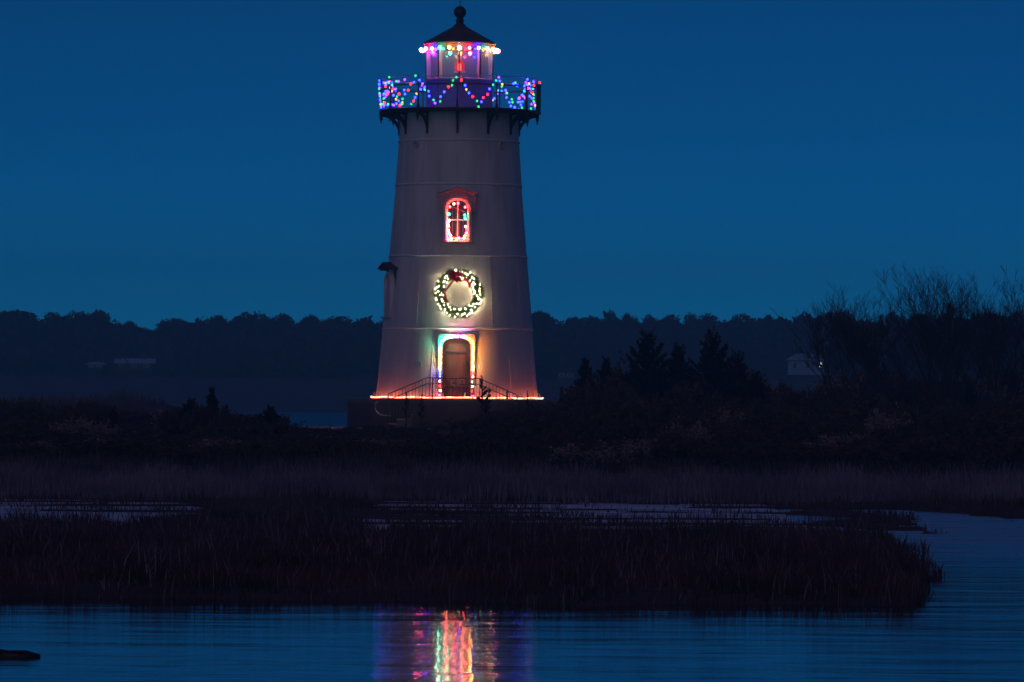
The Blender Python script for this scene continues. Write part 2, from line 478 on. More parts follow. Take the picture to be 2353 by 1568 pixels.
# door
dr = bpy.data.objects.new('door', None)
op = arch(0.475, 0.04, 1.72, 0.33, 16, 2.6)
dp = MB(); dp.prism(op, -2.34, -2.28)
dr = dp.build('door', M['door'], LH)
fr_ = MB(); fr_.ring(rect_like(op, DW + 0.03, 0.04, DT + 0.03), op, -2.70, -2.26, closed=False); fr_.build('door_frame', M['jamb'], dr)
MB().box(-0.34, 0.34, -2.385, -2.342, 1.54, 1.60).build('bar', M['iron'], dr)
MB().box(-0.36, 0.33, -2.385, -2.342, 0.36, 0.42).build('bar', M['iron'], dr)
hb = MB(); hb.tube([(0.36, -2.345, 1.20), (0.36, -2.42, 1.20), (0.27, -2.42, 1.19)], 0.014, 6); hb.box(0.33, 0.39, -2.355, -2.342, 1.12, 1.30); hb.build('handle', M['iron'], dr)
pn = MB()
for (x0, x1, z0, z1) in ((-0.36, -0.03, 0.55, 1.40), (0.03, 0.22, 0.55, 1.40)):
    pn.ring([(x0, z0), (x1, z0), (x1, z1), (x0, z1)], [(x0 + .03, z0 + .03), (x1 - .03, z0 + .03), (x1 - .03, z1 - .03), (x0 + .03, z1 - .03)], -2.352, -2.338)
pn.build('panel_moulding', M['door'], dr)
MB().box(-0.56, 0.56, -2.83, -2.27, 0.0, 0.035).build('threshold', M['granite'], dr)
pq = MB(); pq.prism([(-0.14, -0.07), (0.14, -0.07), (0.14, 0.05), (0.0, 0.09), (-0.14, 0.05)], -0.015, 0.02)
o = pq.build('plaque', M['steel'], LH, pol(wr(1.18) + 0.02, math.asin(-1.30 / 2.67), 1.18)); o.rotation_euler = (0, 0, math.asin(-1.30 / 2.67))

# windows
def window(parent, T, back=True, hood='hood'):
    """casing with hood; T places it: local x along wall, y outwards is -y, z from the sill up"""
    inn = arch(0.365, 0.02, 1.12, 0.33, 16, 2.3)
    out = arch(0.48, 0.0, 1.10, 0.42, 16, 2.5)
    wf = MB(); wf.ring(out, inn, -0.20, 0.10, T, closed=False)
    root = wf.build('window', M['trim'], parent)
    mo = MB(); mo.ring(arch(0.425, 0.0, 1.11, 0.375, 16, 2.4), arch(0.385, 0.0, 1.11, 0.345, 16, 2.4), -0.235, -0.20, T, closed=False)
    mo.build('frame', M['trim'], root)
    s2 = arch(0.325, 0.06, 1.12, 0.285, 16, 2.3)
    sa = MB(); sa.ring(inn, s2, -0.06, -0.01, T, closed=False)
    sa.box(-0.365, 0.365, -0.06, -0.01, 0.0, 0.055, T)
    sa.box(-0.02, 0.02, -0.055, -0.015, 0.055, 1.40, T); sa.box(-0.33, -0.02, -0.055, -0.015, 0.725, 0.765, T); sa.box(0.02, 0.33, -0.055, -0.015, 0.725, 0.765, T)
    sa.build('sash', M['trim'], root)
    pa = MB(); pa.prism(s2, -0.040, -0.034, T); pa.build('pane', M['wglass'], root)
    sl = MB(); sl.box(-0.54, 0.54, -0.30, 0.12, -0.07, 0.0, T); sl.build('sill', M['hood'], root)
    hd = MB()
    for s in (-1, 1):
        hd.prism([(0, 1.86), (s * 0.68, 1.655), (s * 0.68, 1.625), (0, 1.83)], -0.40, 0.15, T)
        hd.prism([(0, 1.80), (s * 0.65, 1.600), (s * 0.65, 1.575), (0, 1.775)], -0.34, 0.15, T)
        hd.prism([(0, 1.83), (s * 0.65, 1.633), (s * 0.65, 1.600), (0, 1.80)], -0.29, 0.15, T)
    hd.build('hood', M[hood], root)
    ty = MB(); ty.prism([(-0.56, 1.25), (-0.56, 1.60), (0, 1.775), (0.56, 1.60), (0.56, 1.25)], -0.12, 0.16, T)
    # spandrel board behind the hood
    o2 = arch(0.482, 1.0, 1.10, 0.422, 16, 2.5)
    ty = MB(); ty.ring([(-0.6, 1.0)] + [(x * 1.25 if abs(x) > .3 else x * 1.2, max(z, 1.60 + (0.175 * (1 - min(1, abs(x) / 0.56))))) for x, z in o2[1:-1]] + [(0.6, 1.0)], o2, -0.10, 0.16, T, closed=False)
    ty.build('spandrel', M[hood], root)
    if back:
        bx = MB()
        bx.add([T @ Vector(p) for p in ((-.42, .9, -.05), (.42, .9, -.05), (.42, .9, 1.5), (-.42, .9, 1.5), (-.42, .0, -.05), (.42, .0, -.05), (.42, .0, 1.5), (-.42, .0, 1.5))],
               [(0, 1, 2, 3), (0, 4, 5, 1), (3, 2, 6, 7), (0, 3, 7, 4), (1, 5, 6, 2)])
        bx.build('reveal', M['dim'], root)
        st = MB(); st.tube([T @ Vector((-0.38, 0.5, 1.28)), T @ Vector((0.38, 0.5, 0.98))], 0.018, 6)
        for k in range(6):
            x = -0.30 + k * 0.12
            st.tube([T @ Vector((x, 0.5, 0.0)), T @ Vector((x, 0.5, 1.25 - 0.395 * (x + 0.30)))], 0.008, 5)
        st.build('stair_rail', M['trim'], root)
    return root
WY = -(wr(6.0) - 0.02)
window(LH, Matrix.Translation((0, WY, WB - 0.02)))
r2 = wr(3.6)
window(LH, Matrix.Rotation(R(-74), 4, 'Z') @ Matrix.Translation((0, -(r2 - 0.19), 2.80)), back=True, hood='darkhood')

# small round vents below the top band
for a in (-43, 44):
    p = MB(); p.lathe([(0.0, 0.02), (0.08, 0.02), (0.08, 0.10), (0.12, 0.10), (0.12, -0.08)], 16)
    o = p.build('vent', M['hood'], LH, pol(wr(8.68), R(a), 8.66)); o.rotation_euler = (R(90), 0, R(a))

# gallery
GR = 2.70
MB().lathe([(1.1, 9.76), (GR - 0.03, 9.76), (GR + 0.02, 9.79), (GR + 0.04, 9.86), (GR, 9.88), (1.1, 9.88)], 96).build('gallery_deck', M['iron'], LH)
for k in range(12):
    a = R(k * 30 - 1)
    T = Matrix.Rotation(a, 4, 'Z') @ Matrix.Rotation(R(-90), 4, 'Z')     # prism x -> outwards
    b_ = MB()
    po, pi_ = [], []
    for i in range(13):
        u = PI / 2 * i / 12
        po.append((2.04 + 0.62 * (1 - math.cos(u)) , 8.86 + 0.80 * math.sin(u)))
        pi_.append((2.00 + 0.62 * (1 - math.cos(u)) - 0.03 * math.cos(u), 8.86 + 0.80 * math.sin(u) + 0.09 * math.sin(u) + 0.0))
    pi_ = [(max(2.02 if i > 6 else 1.98, x - 0.05 * math.cos(PI / 2 * i / 12)), z) for i, (x, z) in enumerate(pi_)]
    b_.ring(pi_, po, -0.035, 0.035, T, closed=False)
    b_.box(2.02, 2.10, -0.034, 0.034, 9.02, 9.76, T)
    b_.box(2.02, GR - 0.02, -0.036, 0.036, 9.70, 9.758, T)
    b_.build('bracket', M['iron'], LH)
    pd = MB(); pd.lathe([(0.0, -0.34), (0.03, -0.31), (0.02, -0.26), (0.055, -0.2), (0.06, -0.05), (0.075, 0.0), (0.06, 0.11), (0.0, 0.12)], 10)
    pd.build('pendant', M['iron'], LH, pol(GR - 0.02, a, 9.76))
    po_ = MB(); po_.lathe([(0.06, 0.0), (0.06, 0.06), (0.03, 0.16), (0.045, 0.22), (0.024, 0.3), (0.022, 0.72), (0.04, 0.76), (0.022, 0.80), (0.02, 1.06), (0.035, 1.09), (0.0, 1.12)], 8)
    po_.build('railing_post', M['iron'], LH, pol(GR - 0.04, a, 9.878))
def circ(r, z, n=72, a0=0, a1=360): return [pol(r, R(a0 + (a1 - a0) * i / n), z) for i in range(n if a1 - a0 == 360 else n + 1)]
MB().tube(circ(GR - 0.04, 10.95), 0.016, 6, True).build('top_rail', M['steel'], LH)
MB().tube(circ(GR - 0.04, 10.66), 0.026, 6, True).build('middle_rail', M['iron'], LH)
T = Matrix.Rotation(R(77), 4, 'Z')
wp = MB(); wp.box(-0.30, 0.30, -2.80, -2.74, 9.80, 10.72, T); wp.box(-0.34, 0.34, -2.82, -2.72, 10.72, 10.76, T); wp.box(-0.34, 0.34, -2.82, -2.72, 9.76, 9.80, T)
wp.build('wind_panel', M['iron'], LH)

# lantern room
LR = 1.20
pr = MB(); pr.lathe([(LR - 0.02, 9.87), (LR - 0.02, 10.86), (LR + 0.03, 10.88), (LR + 0.03, 10.93), (LR - 0.1, 10.97), (0.0, 10.97)], 10, smooth=False)
par = pr.build('parapet', M['parapet'], LH)
pb = MB()
for k in range(10):
    a = R(k * 36 + 18); T = Matrix.Rotation(a, 4, 'Z'); ap = (LR - 0.02) * math.cos(R(18))
    pb.ring([(-0.30, 9.98), (0.30, 9.98), (0.30, 10.78), (-0.30, 10.78)], [(-0.26, 10.02), (0.26, 10.02), (0.26, 10.74), (-0.26, 10.74)], -ap - 0.015, -ap + 0.01, T)
pb.build('parapet_moulding', M['parapet'], par)
for k in range(10):
    a = R(k * 36); T = Matrix.Rotation(a, 4, 'Z')
    MB().box(-0.016, 0.016, -LR + 0.015, -LR + 0.15, 10.972, 11.99, T).build('lantern_post', M['trim'], LH)
    MB().box(-0.022, 0.022, -LR - 0.02, -LR + 0.013, 10.972, 12.0, T).build('mullion', M['iron'], LH)  # dark outer strip; the unlit look of the posts put into its colour
    T2 = Matrix.Rotation(R(k * 36 + 18), 4, 'Z'); ap = (LR - 0.03) * math.cos(R(18))
    MB().box(-0.34, 0.34, -ap - 0.004, -ap + 0.004, 10.975, 11.985, T2).build('lantern_pane', M['glass'], LH)
MB().lathe([(LR + 0.06, 11.99), (LR + 0.06, 12.13), (LR + 0.08, 12.15), (LR - 0.2, 12.15), (LR - 0.2, 11.99), (LR + 0.06, 11.99)], 10, smooth=False).build('eave_fascia', M['fascia'], LH)
rf = MB(); rf.lathe([(0.0, 12.16), (LR + 0.10, 12.16), (LR + 0.10, 12.19), (0.19, 12.80), (0.0, 12.80)], 10, smooth=False)
rf = rf.build('roof', M['roof'], LH)
fn = MB(); fn.lathe([(0.22, 12.78), (0.22, 12.82), (0.13, 12.86), (0.13, 12.96), (0.165, 12.98), (0.12, 13.02), (0.10, 13.08)] + [(0.215 * math.sin(PI * i / 12), 13.27 - 0.215 * math.cos(PI * i / 12)) for i in range(2, 13)], 20)
fn.build('ball_finial', M['iron'], rf)
MB().tube([(0, 0, 13.45), (0, 0, 14.4)], 0.013, 6).build('lightning_rod', M['iron'], rf)
bp_ = MB(); bp_.lathe([(0.0, 10.97), (0.2, 10.975), (0.10, 11.03), (0.07, 11.08), (0.11, 11.15), (0.10, 11.19), (0.21, 11.20), (0.21, 11.225), (0.0, 11.225)], 16)
bcn = bp_.build('beacon', M['trim'], LH)
bl = MB(); bl.lathe([(0.16, 11.226), (0.178, 11.32), (0.18, 11.40), (0.165, 11.50), (0.12, 11.59), (0.05, 11.64), (0.0, 11.65)], 20)
rl2 = bpy.data.materials.new('red_beacon_glass'); rl2.use_nodes = True
t = rl2.node_tree; t.nodes.clear()
o_ = t.nodes.new('ShaderNodeOutputMaterial'); tr = t.nodes.new('ShaderNodeBsdfTransparent'); tr.inputs[0].default_value = (1.0, 0.10, 0.09, 1)
em = t.nodes.new('ShaderNodeEmission'); em.inputs[0].default_value = (1.0, 0.02, 0.05, 1); em.inputs[1].default_value = 1.0
mx = t.nodes.new('ShaderNodeMixShader'); mx.inputs[0].default_value = 0.65
t.links.new(tr.outputs[0], mx.inputs[1]); t.links.new(em.outputs[0], mx.inputs[2]); t.links.new(mx.outputs[0], o_.inputs[0])
bl = bl.build('red_lens', rl2, bcn)
lm = MB(); lm.lathe([(0.0, 11.25), (0.05, 11.27), (0.062, 11.38), (0.05, 11.50), (0.0, 11.54)], 12)
lm.build('lamp', emit('beacon_lamp_glow', (1.0, 0.5, 0.35), 22.0), bl)
bc2 = MB(); bc2.lathe([(0.0, 11.65), (0.06, 11.66), (0.07, 11.70), (0.0, 11.78)], 12); bc2.tube([pol(0.19, R(-20), 11.226), pol(0.19, R(-20), 11.68)], 0.008, 5); bc2.tube([pol(0.19, R(160), 11.226), pol(0.19, R(160), 11.68)], 0.008, 5)
bc2.build('lens_cage', M['trim'], bcn)

# ------------------------------------------------------------------ strings of lights
def bulb_mesh(name, r, m):
    b = MB(); b.lathe([(0.0, -1.25 * r), (0.5 * r, -1.05 * r), (0.92 * r, -0.45 * r), (r, 0.05 * r), (0.8 * r, 0.6 * r), (0.4 * r, 0.95 * r), (0.0, 1.0 * r)], 8)
    me = bpy.data.meshes.new(name); me.from_pydata(b.v, [], b.f); me.polygons.foreach_set('use_smooth', b.sm); me.materials.append(m); me.update(); return me
_bulb = {}
def bulb(parent, p, c, r, s, tilt=0.35):
    k = (c, r, s)
    if k not in _bulb: _bulb[k] = bulb_mesh('bulb', r, bulbmat(c, s))
    o = link('bulb', _bulb[k], parent, p)
    o.rotation_euler = (rnd.uniform(-tilt, tilt), rnd.uniform(-tilt, tilt), rnd.uniform(0, 6))
    return o
rnd = random.Random(3)

# round the lantern eave
es = thing('string_light', 'bright multicoloured string of lights along the lantern roof eave', 'string lights', (TX, TY, TZ))
MB().tube(circ(1.315, 12.02, 48), 0.008, 4, True).build('wire', M['wire'], es)
seq = {0: 'white', 1: 'red', 2: 'blue', 3: 'teal', 4: 'orange', 5: 'pale', 6: 'pink', -1: 'orange', -2: 'teal', -3: 'blue', -4: 'pink', -5: 'red', -6: 'pale'}
for k in range(-11, 13):
    c = seq.get(k) or ['orange', 'teal', 'yellow', 'red', 'blue', 'pink'][k % 6]
    bulb(es, pol(1.33, R(k * 15), 11.965 + rnd.uniform(-0.025, 0.02)), c, 0.056, round(210.0 * BS[c] ** 0.6, 1))

# zigzag on the gallery rail
cyc = ['blue', 'red', 'teal', 'blue', 'yellow', 'blue', 'green', 'violet', 'red', 'blue', 'teal', 'green', 'blue']
def zigzag(root, k0, k1):
    wire = MB(); n = 0; pts = []
    for k in range(k0, k1):
        a0, a1 = R(k * 30 - 1), R(k * 30 + 29)
        am = (a0 + a1) / 2 + R(rnd.uniform(-2, 2))
        hz = 9.98 + rnd.uniform(-0.04, 0.06)
        for i in range(14):
            u = i / 14.0
            if u < 0.5: q = u * 2; a = a0 + (am - a0) * q; z = 10.94 + (hz - 10.94) * q
            else: q = (1 - u) * 2; a = a1 + (am - a1) * q; z = 10.94 + (hz - 10.94) * q
            p = pol(GR + 0.02, a, z); pts.append(p)
            a += R(rnd.uniform(-1.3, 1.3)); z += rnd.uniform(-0.06, 0.04)
            c_ = cyc[(n * 5 + rnd.choice((0, 0, 0, 1))) % 13]
            bulb(root, pol(GR + 0.05, a, z - 0.03), c_, 0.040, round(12.0 * BS[c_], 2), 0.8); n += 1
    pts.append(pol(GR + 0.02, R(k1 * 30 - 1), 10.94))
    wire.tube(pts, 0.007, 4); wire.build('wire', M['wire'], root)
g1 = thing('string_light', 'zigzag string of small coloured lights on the front half of the gallery railing', 'string lights', (TX, TY, TZ))
zigzag(g1, -3, 3)
g2 = thing('string_light', 'zigzag string of small coloured lights on the far half of the gallery railing', 'string lights', (TX, TY, TZ))
zigzag(g2, 3, 9)

g3 = thing('string_light', 'second tangled string of small lights bunched on the left end of the gallery railing', 'string lights', (TX, TY, TZ))
wire = []
for i in range(26):
    a = R(-88 + 1.75 * i + rnd.uniform(-1, 1)); z = 10.46 + 0.44 * math.sin(i * 1.05) + rnd.uniform(-0.08, 0.08)
    wire.append(pol(GR - 0.10, a, z)); c_ = ['blue', 'violet', 'blue', 'teal', 'violet', 'red', 'blue', 'yellow'][i % 8]; bulb(g3, pol(GR - 0.10, a, z - 0.03), c_, 0.040, round(12.0 * BS[c_], 2), 0.8)
wb_ = MB(); wb_.tube(wire, 0.006, 4); wb_.build('wire', M['wire'], g3)

g4 = thing('string_light', 'short tangled string of small lights bunched on the right end of the gallery railing', 'string lights', (TX, TY, TZ))
wire = []
for i in range(18):
    a = R(46 + 2.0 * i + rnd.uniform(-1, 1)); z = 10.44 + 0.42 * math.sin(i * 0.8 + 1) + rnd.uniform(-0.1, 0.1)
    wire.append(pol(GR - 0.10, a, z)); c_ = ['blue', 'teal', 'blue', 'red', 'blue', 'green', 'violet'][i % 7]; bulb(g4, pol(GR - 0.10, a, z - 0.03), c_, 0.040, round(12.0 * BS[c_], 2), 0.8)
wb_ = MB(); wb_.tube(wire, 0.006, 4); wb_.build('wire', M['wire'], g4)

# round the door
ds = thing('string_light', 'glaring coloured string of lights framing the lighthouse door', 'string lights', (TX, TY, TZ))
path = arch(0.555, 0.10, 1.74, 0.38, 24, 2.6)
seg = [(Vector((a[0], 0, a[1])), Vector((b[0], 0, b[1]))) for a, b in zip(path[:-1], path[1:])]
dpts = []
tot = sum((b - a).length for a, b in seg)
def along(s):
    for a, b in seg:
        L = (b - a).length
        if s <= L: return a + (b - a) * (s / L)
        s -= L
    return seg[-1][1]
s = 0.02
while s < tot:
    p = along(s); dpts.append(p)
    s += 0.16 if p.z < 0.75 else (0.085 if p.z < 1.8 else 0.10)
wpts = []
for i, p in enumerate(dpts):
    q = Vector((p.x + rnd.uniform(-0.012, 0.012), -2.79, p.z)); wpts.append(q)
    left = p.x < 0
    if p.z < 0.16: c = 'pink'
    elif p.z < 0.75: c = ['pale', 'white', 'red', 'pale'][i % 4]
    elif p.z < 0.95: c = 'blue' if left else 'red'
    elif p.z < 1.75: c = (['orange', 'yellow', 'white', 'orange', 'teal'] if left else ['yellow', 'orange', 'yellow', 'orange', 'white'])[i % 5]
    elif p.x < -0.28: c = 'teal'
    elif p.x < -0.1: c = ['teal', 'white'][i % 2]
    elif p.x < 0.14: c = ['pink', 'violet', 'pink'][i % 3]
    elif p.x < 0.3: c = ['pale', 'blue'][i % 2]
    else: c = 'orange'
    bulb(ds, q + Vector((0, -0.02, 0)), c, 0.033, (200.0 if p.z > 1.72 else 70.0) if p.z > 0.75 else 26.0)
MB().tube(wpts, 0.008, 4).build('wire', M['wire'], ds)

# in the window
ws = thing('string_light', 'pink and white string of lights glowing inside the arched front window', 'string lights', (TX, TY, TZ))
wpth = [(-0.29, 0.09), (-0.26, 0.14), (-0.20, 0.10), (-0.12, 0.12), (-0.04, 0.09), (0.05, 0.12), (0.13, 0.10), (0.21, 0.13), (0.28, 0.10), (0.24, 0.2), (0.28, 0.30), (0.29, 0.42), (0.26, 0.52),
        (0.24, 0.80), (0.23, 0.90), (0.24, 1.17), (0.01, 1.30), (-0.12, 1.28), (-0.25, 1.18), (-0.27, 0.93), (-0.26, 0.72), (-0.29, 0.66), (-0.30, 0.56), (-0.28, 0.48), (-0.29, 0.38), (-0.26, 0.28), (-0.22, 0.2), (-0.28, 0.20)]
wl = []
for i, (x, z) in enumerate(wpth):
    c = 'teal' if i in (14, 19, 13) else ['pink', 'red', 'pale', 'red', 'orange'][i % 5]
    if 20 <= i: c = ['pale', 'pink', 'white', 'red'][i % 4]
    if i in (15, 16, 18): c = 'red'
    p = Vector((x * 1.06, WY - 0.215 - 0.04 * (i % 2) - (0.07 if i in (15, 16, 17, 18) else 0), WB - 0.02 + z)); wl.append(p)
    bulb(ws, p, c, 0.036, 150.0 if i in (15, 16, 18) else (60.0 if c in ('red', 'pink', 'orange') else 26.0))
MB().tube(wl, 0.006, 4).build('wire', M['wire'], ws)

# rope light round the foot of the wall
rl_ = MB(); rl_.tube([pol(2.95, R(k * 3), 0.045 + 0.012 * math.sin(k * 0.7)) for k in range(120)], 0.020, 6, True)
rm_ = emit('red_rope_glow', (1.0, 0.15, 0.07), 10.0)
t = rm_.node_tree; nz = t.nodes.new('ShaderNodeTexNoise'); nz.inputs['Scale'].default_value = 5.0; nz.inputs['Detail'].default_value = 3
tcn = t.nodes.new('ShaderNodeTexCoord'); t.links.new(tcn.outputs['Object'], nz.inputs['Vector'])
mr = t.nodes.new('ShaderNodeMapRange'); mr.inputs[1].default_value = 0.36; mr.inputs[2].default_value = 0.64; mr.inputs[3].default_value = 4.0; mr.inputs[4].default_value = 26.0
t.links.new(nz.outputs[0], mr.inputs[0]); t.links.new(mr.outputs[0], t.nodes['Principled BSDF'].inputs['Emission Strength'])
o = rl_.build('rope_light', rm_); o.location = (TX, TY, TZ)
tag(o, 'glowing red rope light laid round the foot of the white tower', 'rope light')

# ------------------------------------------------------------------ wreath
WC = Vector((0.06, -(wr(3.6) + 0.20), (918 - 679) / 67.0))
wrth = thing('wreath', 'round evergreen wreath with warm white lights and a red bow on the tower wall', 'wreath', (TX + WC.x, TY + WC.y, TZ + WC.z))
rg = np.random.default_rng(11)
N = 5600
th = rg.uniform(0, 2 * PI, N); ph = rg.uniform(0, 2 * PI, N); rr = 0.145 * np.sqrt(rg.uniform(0.05, 1, N)) * (1 + 0.25 * np.sin(th * 7 + 1) * np.sin(th * 3))
R0 = 0.66
cx = (R0 + rr * np.cos(ph)) * np.sin(th); cz = (R0 + rr * np.cos(ph)) * np.cos(th); cy = rr * np.sin(ph) * 0.9
out = np.stack([np.cos(ph) * np.sin(th), np.sin(ph), np.cos(ph) * np.cos(th)], -1)
tan = np.stack([np.cos(th), 0 * th, -np.sin(th)], -1)
d = out * 0.8 + tan * rg.normal(0.5, 0.5, (N, 1)) + rg.normal(0, 0.35, (N, 3)); d /= np.linalg.norm(d, axis=1)[:, None]
ln = rg.uniform(0.06, 0.13, N)[:, None]; ln[rg.uniform(0, 1, N) > 0.985] = 0.22
sd = np.cross(d, rg.normal(0, 1, (N, 3))); sd /= np.linalg.norm(sd, axis=1)[:, None]; sd *= 0.011
p0 = np.stack([cx, cy, cz], -1)
v = np.concatenate([p0 - sd, p0 + sd, p0 + d * ln + sd * .3, p0 + d * ln - sd * .3], 0)
ii = np.arange(N); me = npmesh('needles', v, np.stack([ii, ii + N, ii + 2 * N, ii + 3 * N], -1), M['needle'])
link('needles', me, wrth)
fb = MB(); fb.tube([(R0 * math.sin(a), 0, R0 * math.cos(a)) for a in [2 * PI * k / 32 for k in range(32)]], 0.06, 8, True); fb.build('wire_frame', M['wire'], wrth)
k = 0
while k < 84:
    a = 2 * PI * (k + rnd.uniform(-0.4, 0.4)) / 84; r = R0 + rnd.choice((-0.12, -0.04, 0.05, 0.13)) + rnd.uniform(-0.02, 0.02)
    k += 1
    if abs(a - 2 * PI) < 0.10 or a < 0.05: continue
    bulb(wrth, Vector((r * math.sin(a), -0.15 - rnd.uniform(0, 0.03), r * math.cos(a))), 'white', 0.0135, 36.0)
for k in range(22):                                              # lights tucked behind the greenery
    a = 2 * PI * (k + 0.5) / 22; r = R0 + rnd.uniform(-0.12, 0.12)
    bulb(wrth, Vector((r * math.sin(a), 0.12, r * math.cos(a))), 'white', 0.02, 300.0)
for bx_, bz_ in ((-0.27, 0.66), (-0.30, 0.50), (0.10, 0.68), (0.12, 0.50), (-0.10, 0.78)):  # extra bulbs added in front of the wreath to light up the bow
    bulb(wrth, Vector((bx_, -0.30, bz_)), 'white', 0.0150, 110.0)
bw = MB()
def loop(bx, bz, ang, L, wd, y):
    ca, sa_ = math.cos(ang), math.sin(ang); vs = []; fs = []; n, m = 8, 8
    for i in range(n + 1):
        u = i / n; rad = math.sin(PI * min(1, u * 0.97 + 0.03)) ** 0.6 * (0.35 + 0.65 * u)
        for k in range(m):
            w_ = 2 * PI * k / m
            off = wd * 0.5 * rad * math.cos(w_); px_ = L * u
            vs.append((bx + ca * px_ - sa_ * off, y - 0.05 * u - 0.045 * rad * math.sin(w_), bz + sa_ * px_ + ca * off))
    for i in range(n):
        for k in range(m): fs.append((i * m + k, i * m + (k + 1) % m, (i + 1) * m + (k + 1) % m, (i + 1) * m + k))
    bw.add(vs, fs, True)
for ang, L in ((20, .27), (160, .25), (60, .20), (115, .22), (-40, .27), (-75, .22), (200, .24), (-110, .16)):
    loop(-0.10, 0.58, R(ang), L * 1.05, 0.19, -0.24 - 0.006 * (ang % 7))
bw.lathe([(0, 0.50), (0.06, 0.53), (0.07, 0.58), (0.06, 0.63), (0, 0.66)], 10, -0.10, -0.27)
bw.build('bow', M['bow'], wrth)
rb = MB()
def ribbon(pts, wd):
    vs = []; fs = []
    for i, (x, z) in enumerate(pts):
        j0, j1 = max(i - 1, 0), min(i + 1, len(pts) - 1)
        dx, dz = pts[j1][0] - pts[j0][0], pts[j1][1] - pts[j0][1]; L = math.hypot(dx, dz)
        nx, nz = -dz / L * wd / 2, dx / L * wd / 2
        y = -0.19 - 0.02 * math.sin(i * 1.7)
        vs += [(x - nx, y, z - nz), (x + nx, y, z + nz)]
    for i in range(len(pts) - 1): fs.append((2 * i, 2 * i + 1, 2 * i + 3, 2 * i + 2))
    rb.add(vs, fs, True)
ribbon([(-0.12, 0.52), (-0.22, 0.38), (-0.34, 0.22), (-0.45, 0.08), (-0.48, -0.06), (-0.42, -0.22), (-0.36, -0.32)], 0.07)
ribbon([(-0.05, 0.53), (0.10, 0.50), (0.26, 0.46), (0.34, 0.36), (0.38, 0.20)], 0.085)
rb.build('ribbon', M['bow'], wrth)

# ------------------------------------------------------------------ plinth, apron, stairs, railings
pz = 1.945
pl = MB(); pl.lathe([(0, pz), (3.74, pz), (3.78, pz - 0.03), (3.78, pz - 0.16), (3.75, pz - 0.17), (3.76, 0.90), (0, 0.90)], 80)
o = pl.build('stone_plinth', M['granite'], None, (TX, TY, 0)); tag(o, 'round dark granite plinth under the white tower', 'plinth')
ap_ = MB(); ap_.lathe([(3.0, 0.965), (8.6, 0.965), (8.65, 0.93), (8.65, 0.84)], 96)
root = ap_.build('stone_apron', M['slab'], None, (TX, TY, 0)); tag(root, 'low round stone terrace with pale lit edge around the lighthouse plinth', 'terrace')
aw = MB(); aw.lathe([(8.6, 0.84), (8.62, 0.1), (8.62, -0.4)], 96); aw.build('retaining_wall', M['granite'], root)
SX = TX - 0.11
LY = 176.55
sr = thing('entry_stairs', 'stone landing before the door with short flights down to both sides', 'stairs', (SX, LY, 0.96))
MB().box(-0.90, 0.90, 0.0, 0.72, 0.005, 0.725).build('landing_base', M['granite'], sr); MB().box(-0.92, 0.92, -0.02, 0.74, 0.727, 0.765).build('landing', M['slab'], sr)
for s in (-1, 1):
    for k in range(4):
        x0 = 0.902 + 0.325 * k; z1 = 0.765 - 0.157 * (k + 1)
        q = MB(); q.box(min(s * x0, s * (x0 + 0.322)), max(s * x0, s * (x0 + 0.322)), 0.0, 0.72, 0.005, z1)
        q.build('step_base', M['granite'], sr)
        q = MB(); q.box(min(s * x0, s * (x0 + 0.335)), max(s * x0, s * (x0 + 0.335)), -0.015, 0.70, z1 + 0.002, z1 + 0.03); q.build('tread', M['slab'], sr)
rrail = thing('stair_railing', 'black iron railing with thin balusters along the entry landing and stairs', 'railing', (SX, LY, 0.96))
def rz_(x, base):                      # rail height over x
    return base - max(0.0, abs(x) - 0.87) * 0.426
for nm, hh, r in (('handrail', 1.71, 0.019), ('middle_rail', 1.51, 0.017)):
    MB().tube([(-2.17, -0.02, rz_(-2.17, hh)), (-0.87, -0.02, hh), (0.87, -0.02, hh), (2.17, -0.02, rz_(2.17, hh))], r, 6).build(nm, M['iron'], rrail)
for k in range(-19, 20):
    x = k * 0.113
    if k in (-19, -6, 6, 19): continue
    MB().tube([(x, -0.02, rz_(x, 0.83)), (x, -0.02, rz_(x, 1.705))], 0.0085, 5).build('baluster', M['iron'], rrail)
for x in (-2.17, -0.68, 0.68, 2.17):
    MB().tube([(x, -0.02, 0.0), (x, -0.02, rz_(x, 1.71))], 0.02, 6).build('post', M['iron'], rrail)
lp = MB(); lp.tube([(x / 68.3, -0.02, z) for x, z in ((-171, .92), (-176, .87), (-178.5, .78), (-178, .68), (-175, .58), (-170, .50), (-164, .45), (-156, .43), (-142, .43))], 0.016, 6)
lp.build('rail_loop', M['steel'], rrail)
rs = thing('garden_steps', 'wide stone steps rising from the sand to the terrace edge', 'steps', (TX - 0.35, TY - 8.66, 0))
for k in range(4):
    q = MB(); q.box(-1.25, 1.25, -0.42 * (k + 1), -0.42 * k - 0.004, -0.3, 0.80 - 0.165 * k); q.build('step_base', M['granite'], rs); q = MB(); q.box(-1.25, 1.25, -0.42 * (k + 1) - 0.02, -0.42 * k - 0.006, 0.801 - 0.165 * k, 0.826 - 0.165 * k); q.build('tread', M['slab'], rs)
o = MB().lathe([(0.045, 0), (0.045, 0.30), (0.06, 0.30), (0.06, 0.36), (0.0, 0.37)], 10).build('vent_pipe', M['trim'], None, (TX + 1.72, TY - 3.05, pz)); tag(o, 'short pale capped pipe standing on the plinth beside the right stair railing', 'pipe')

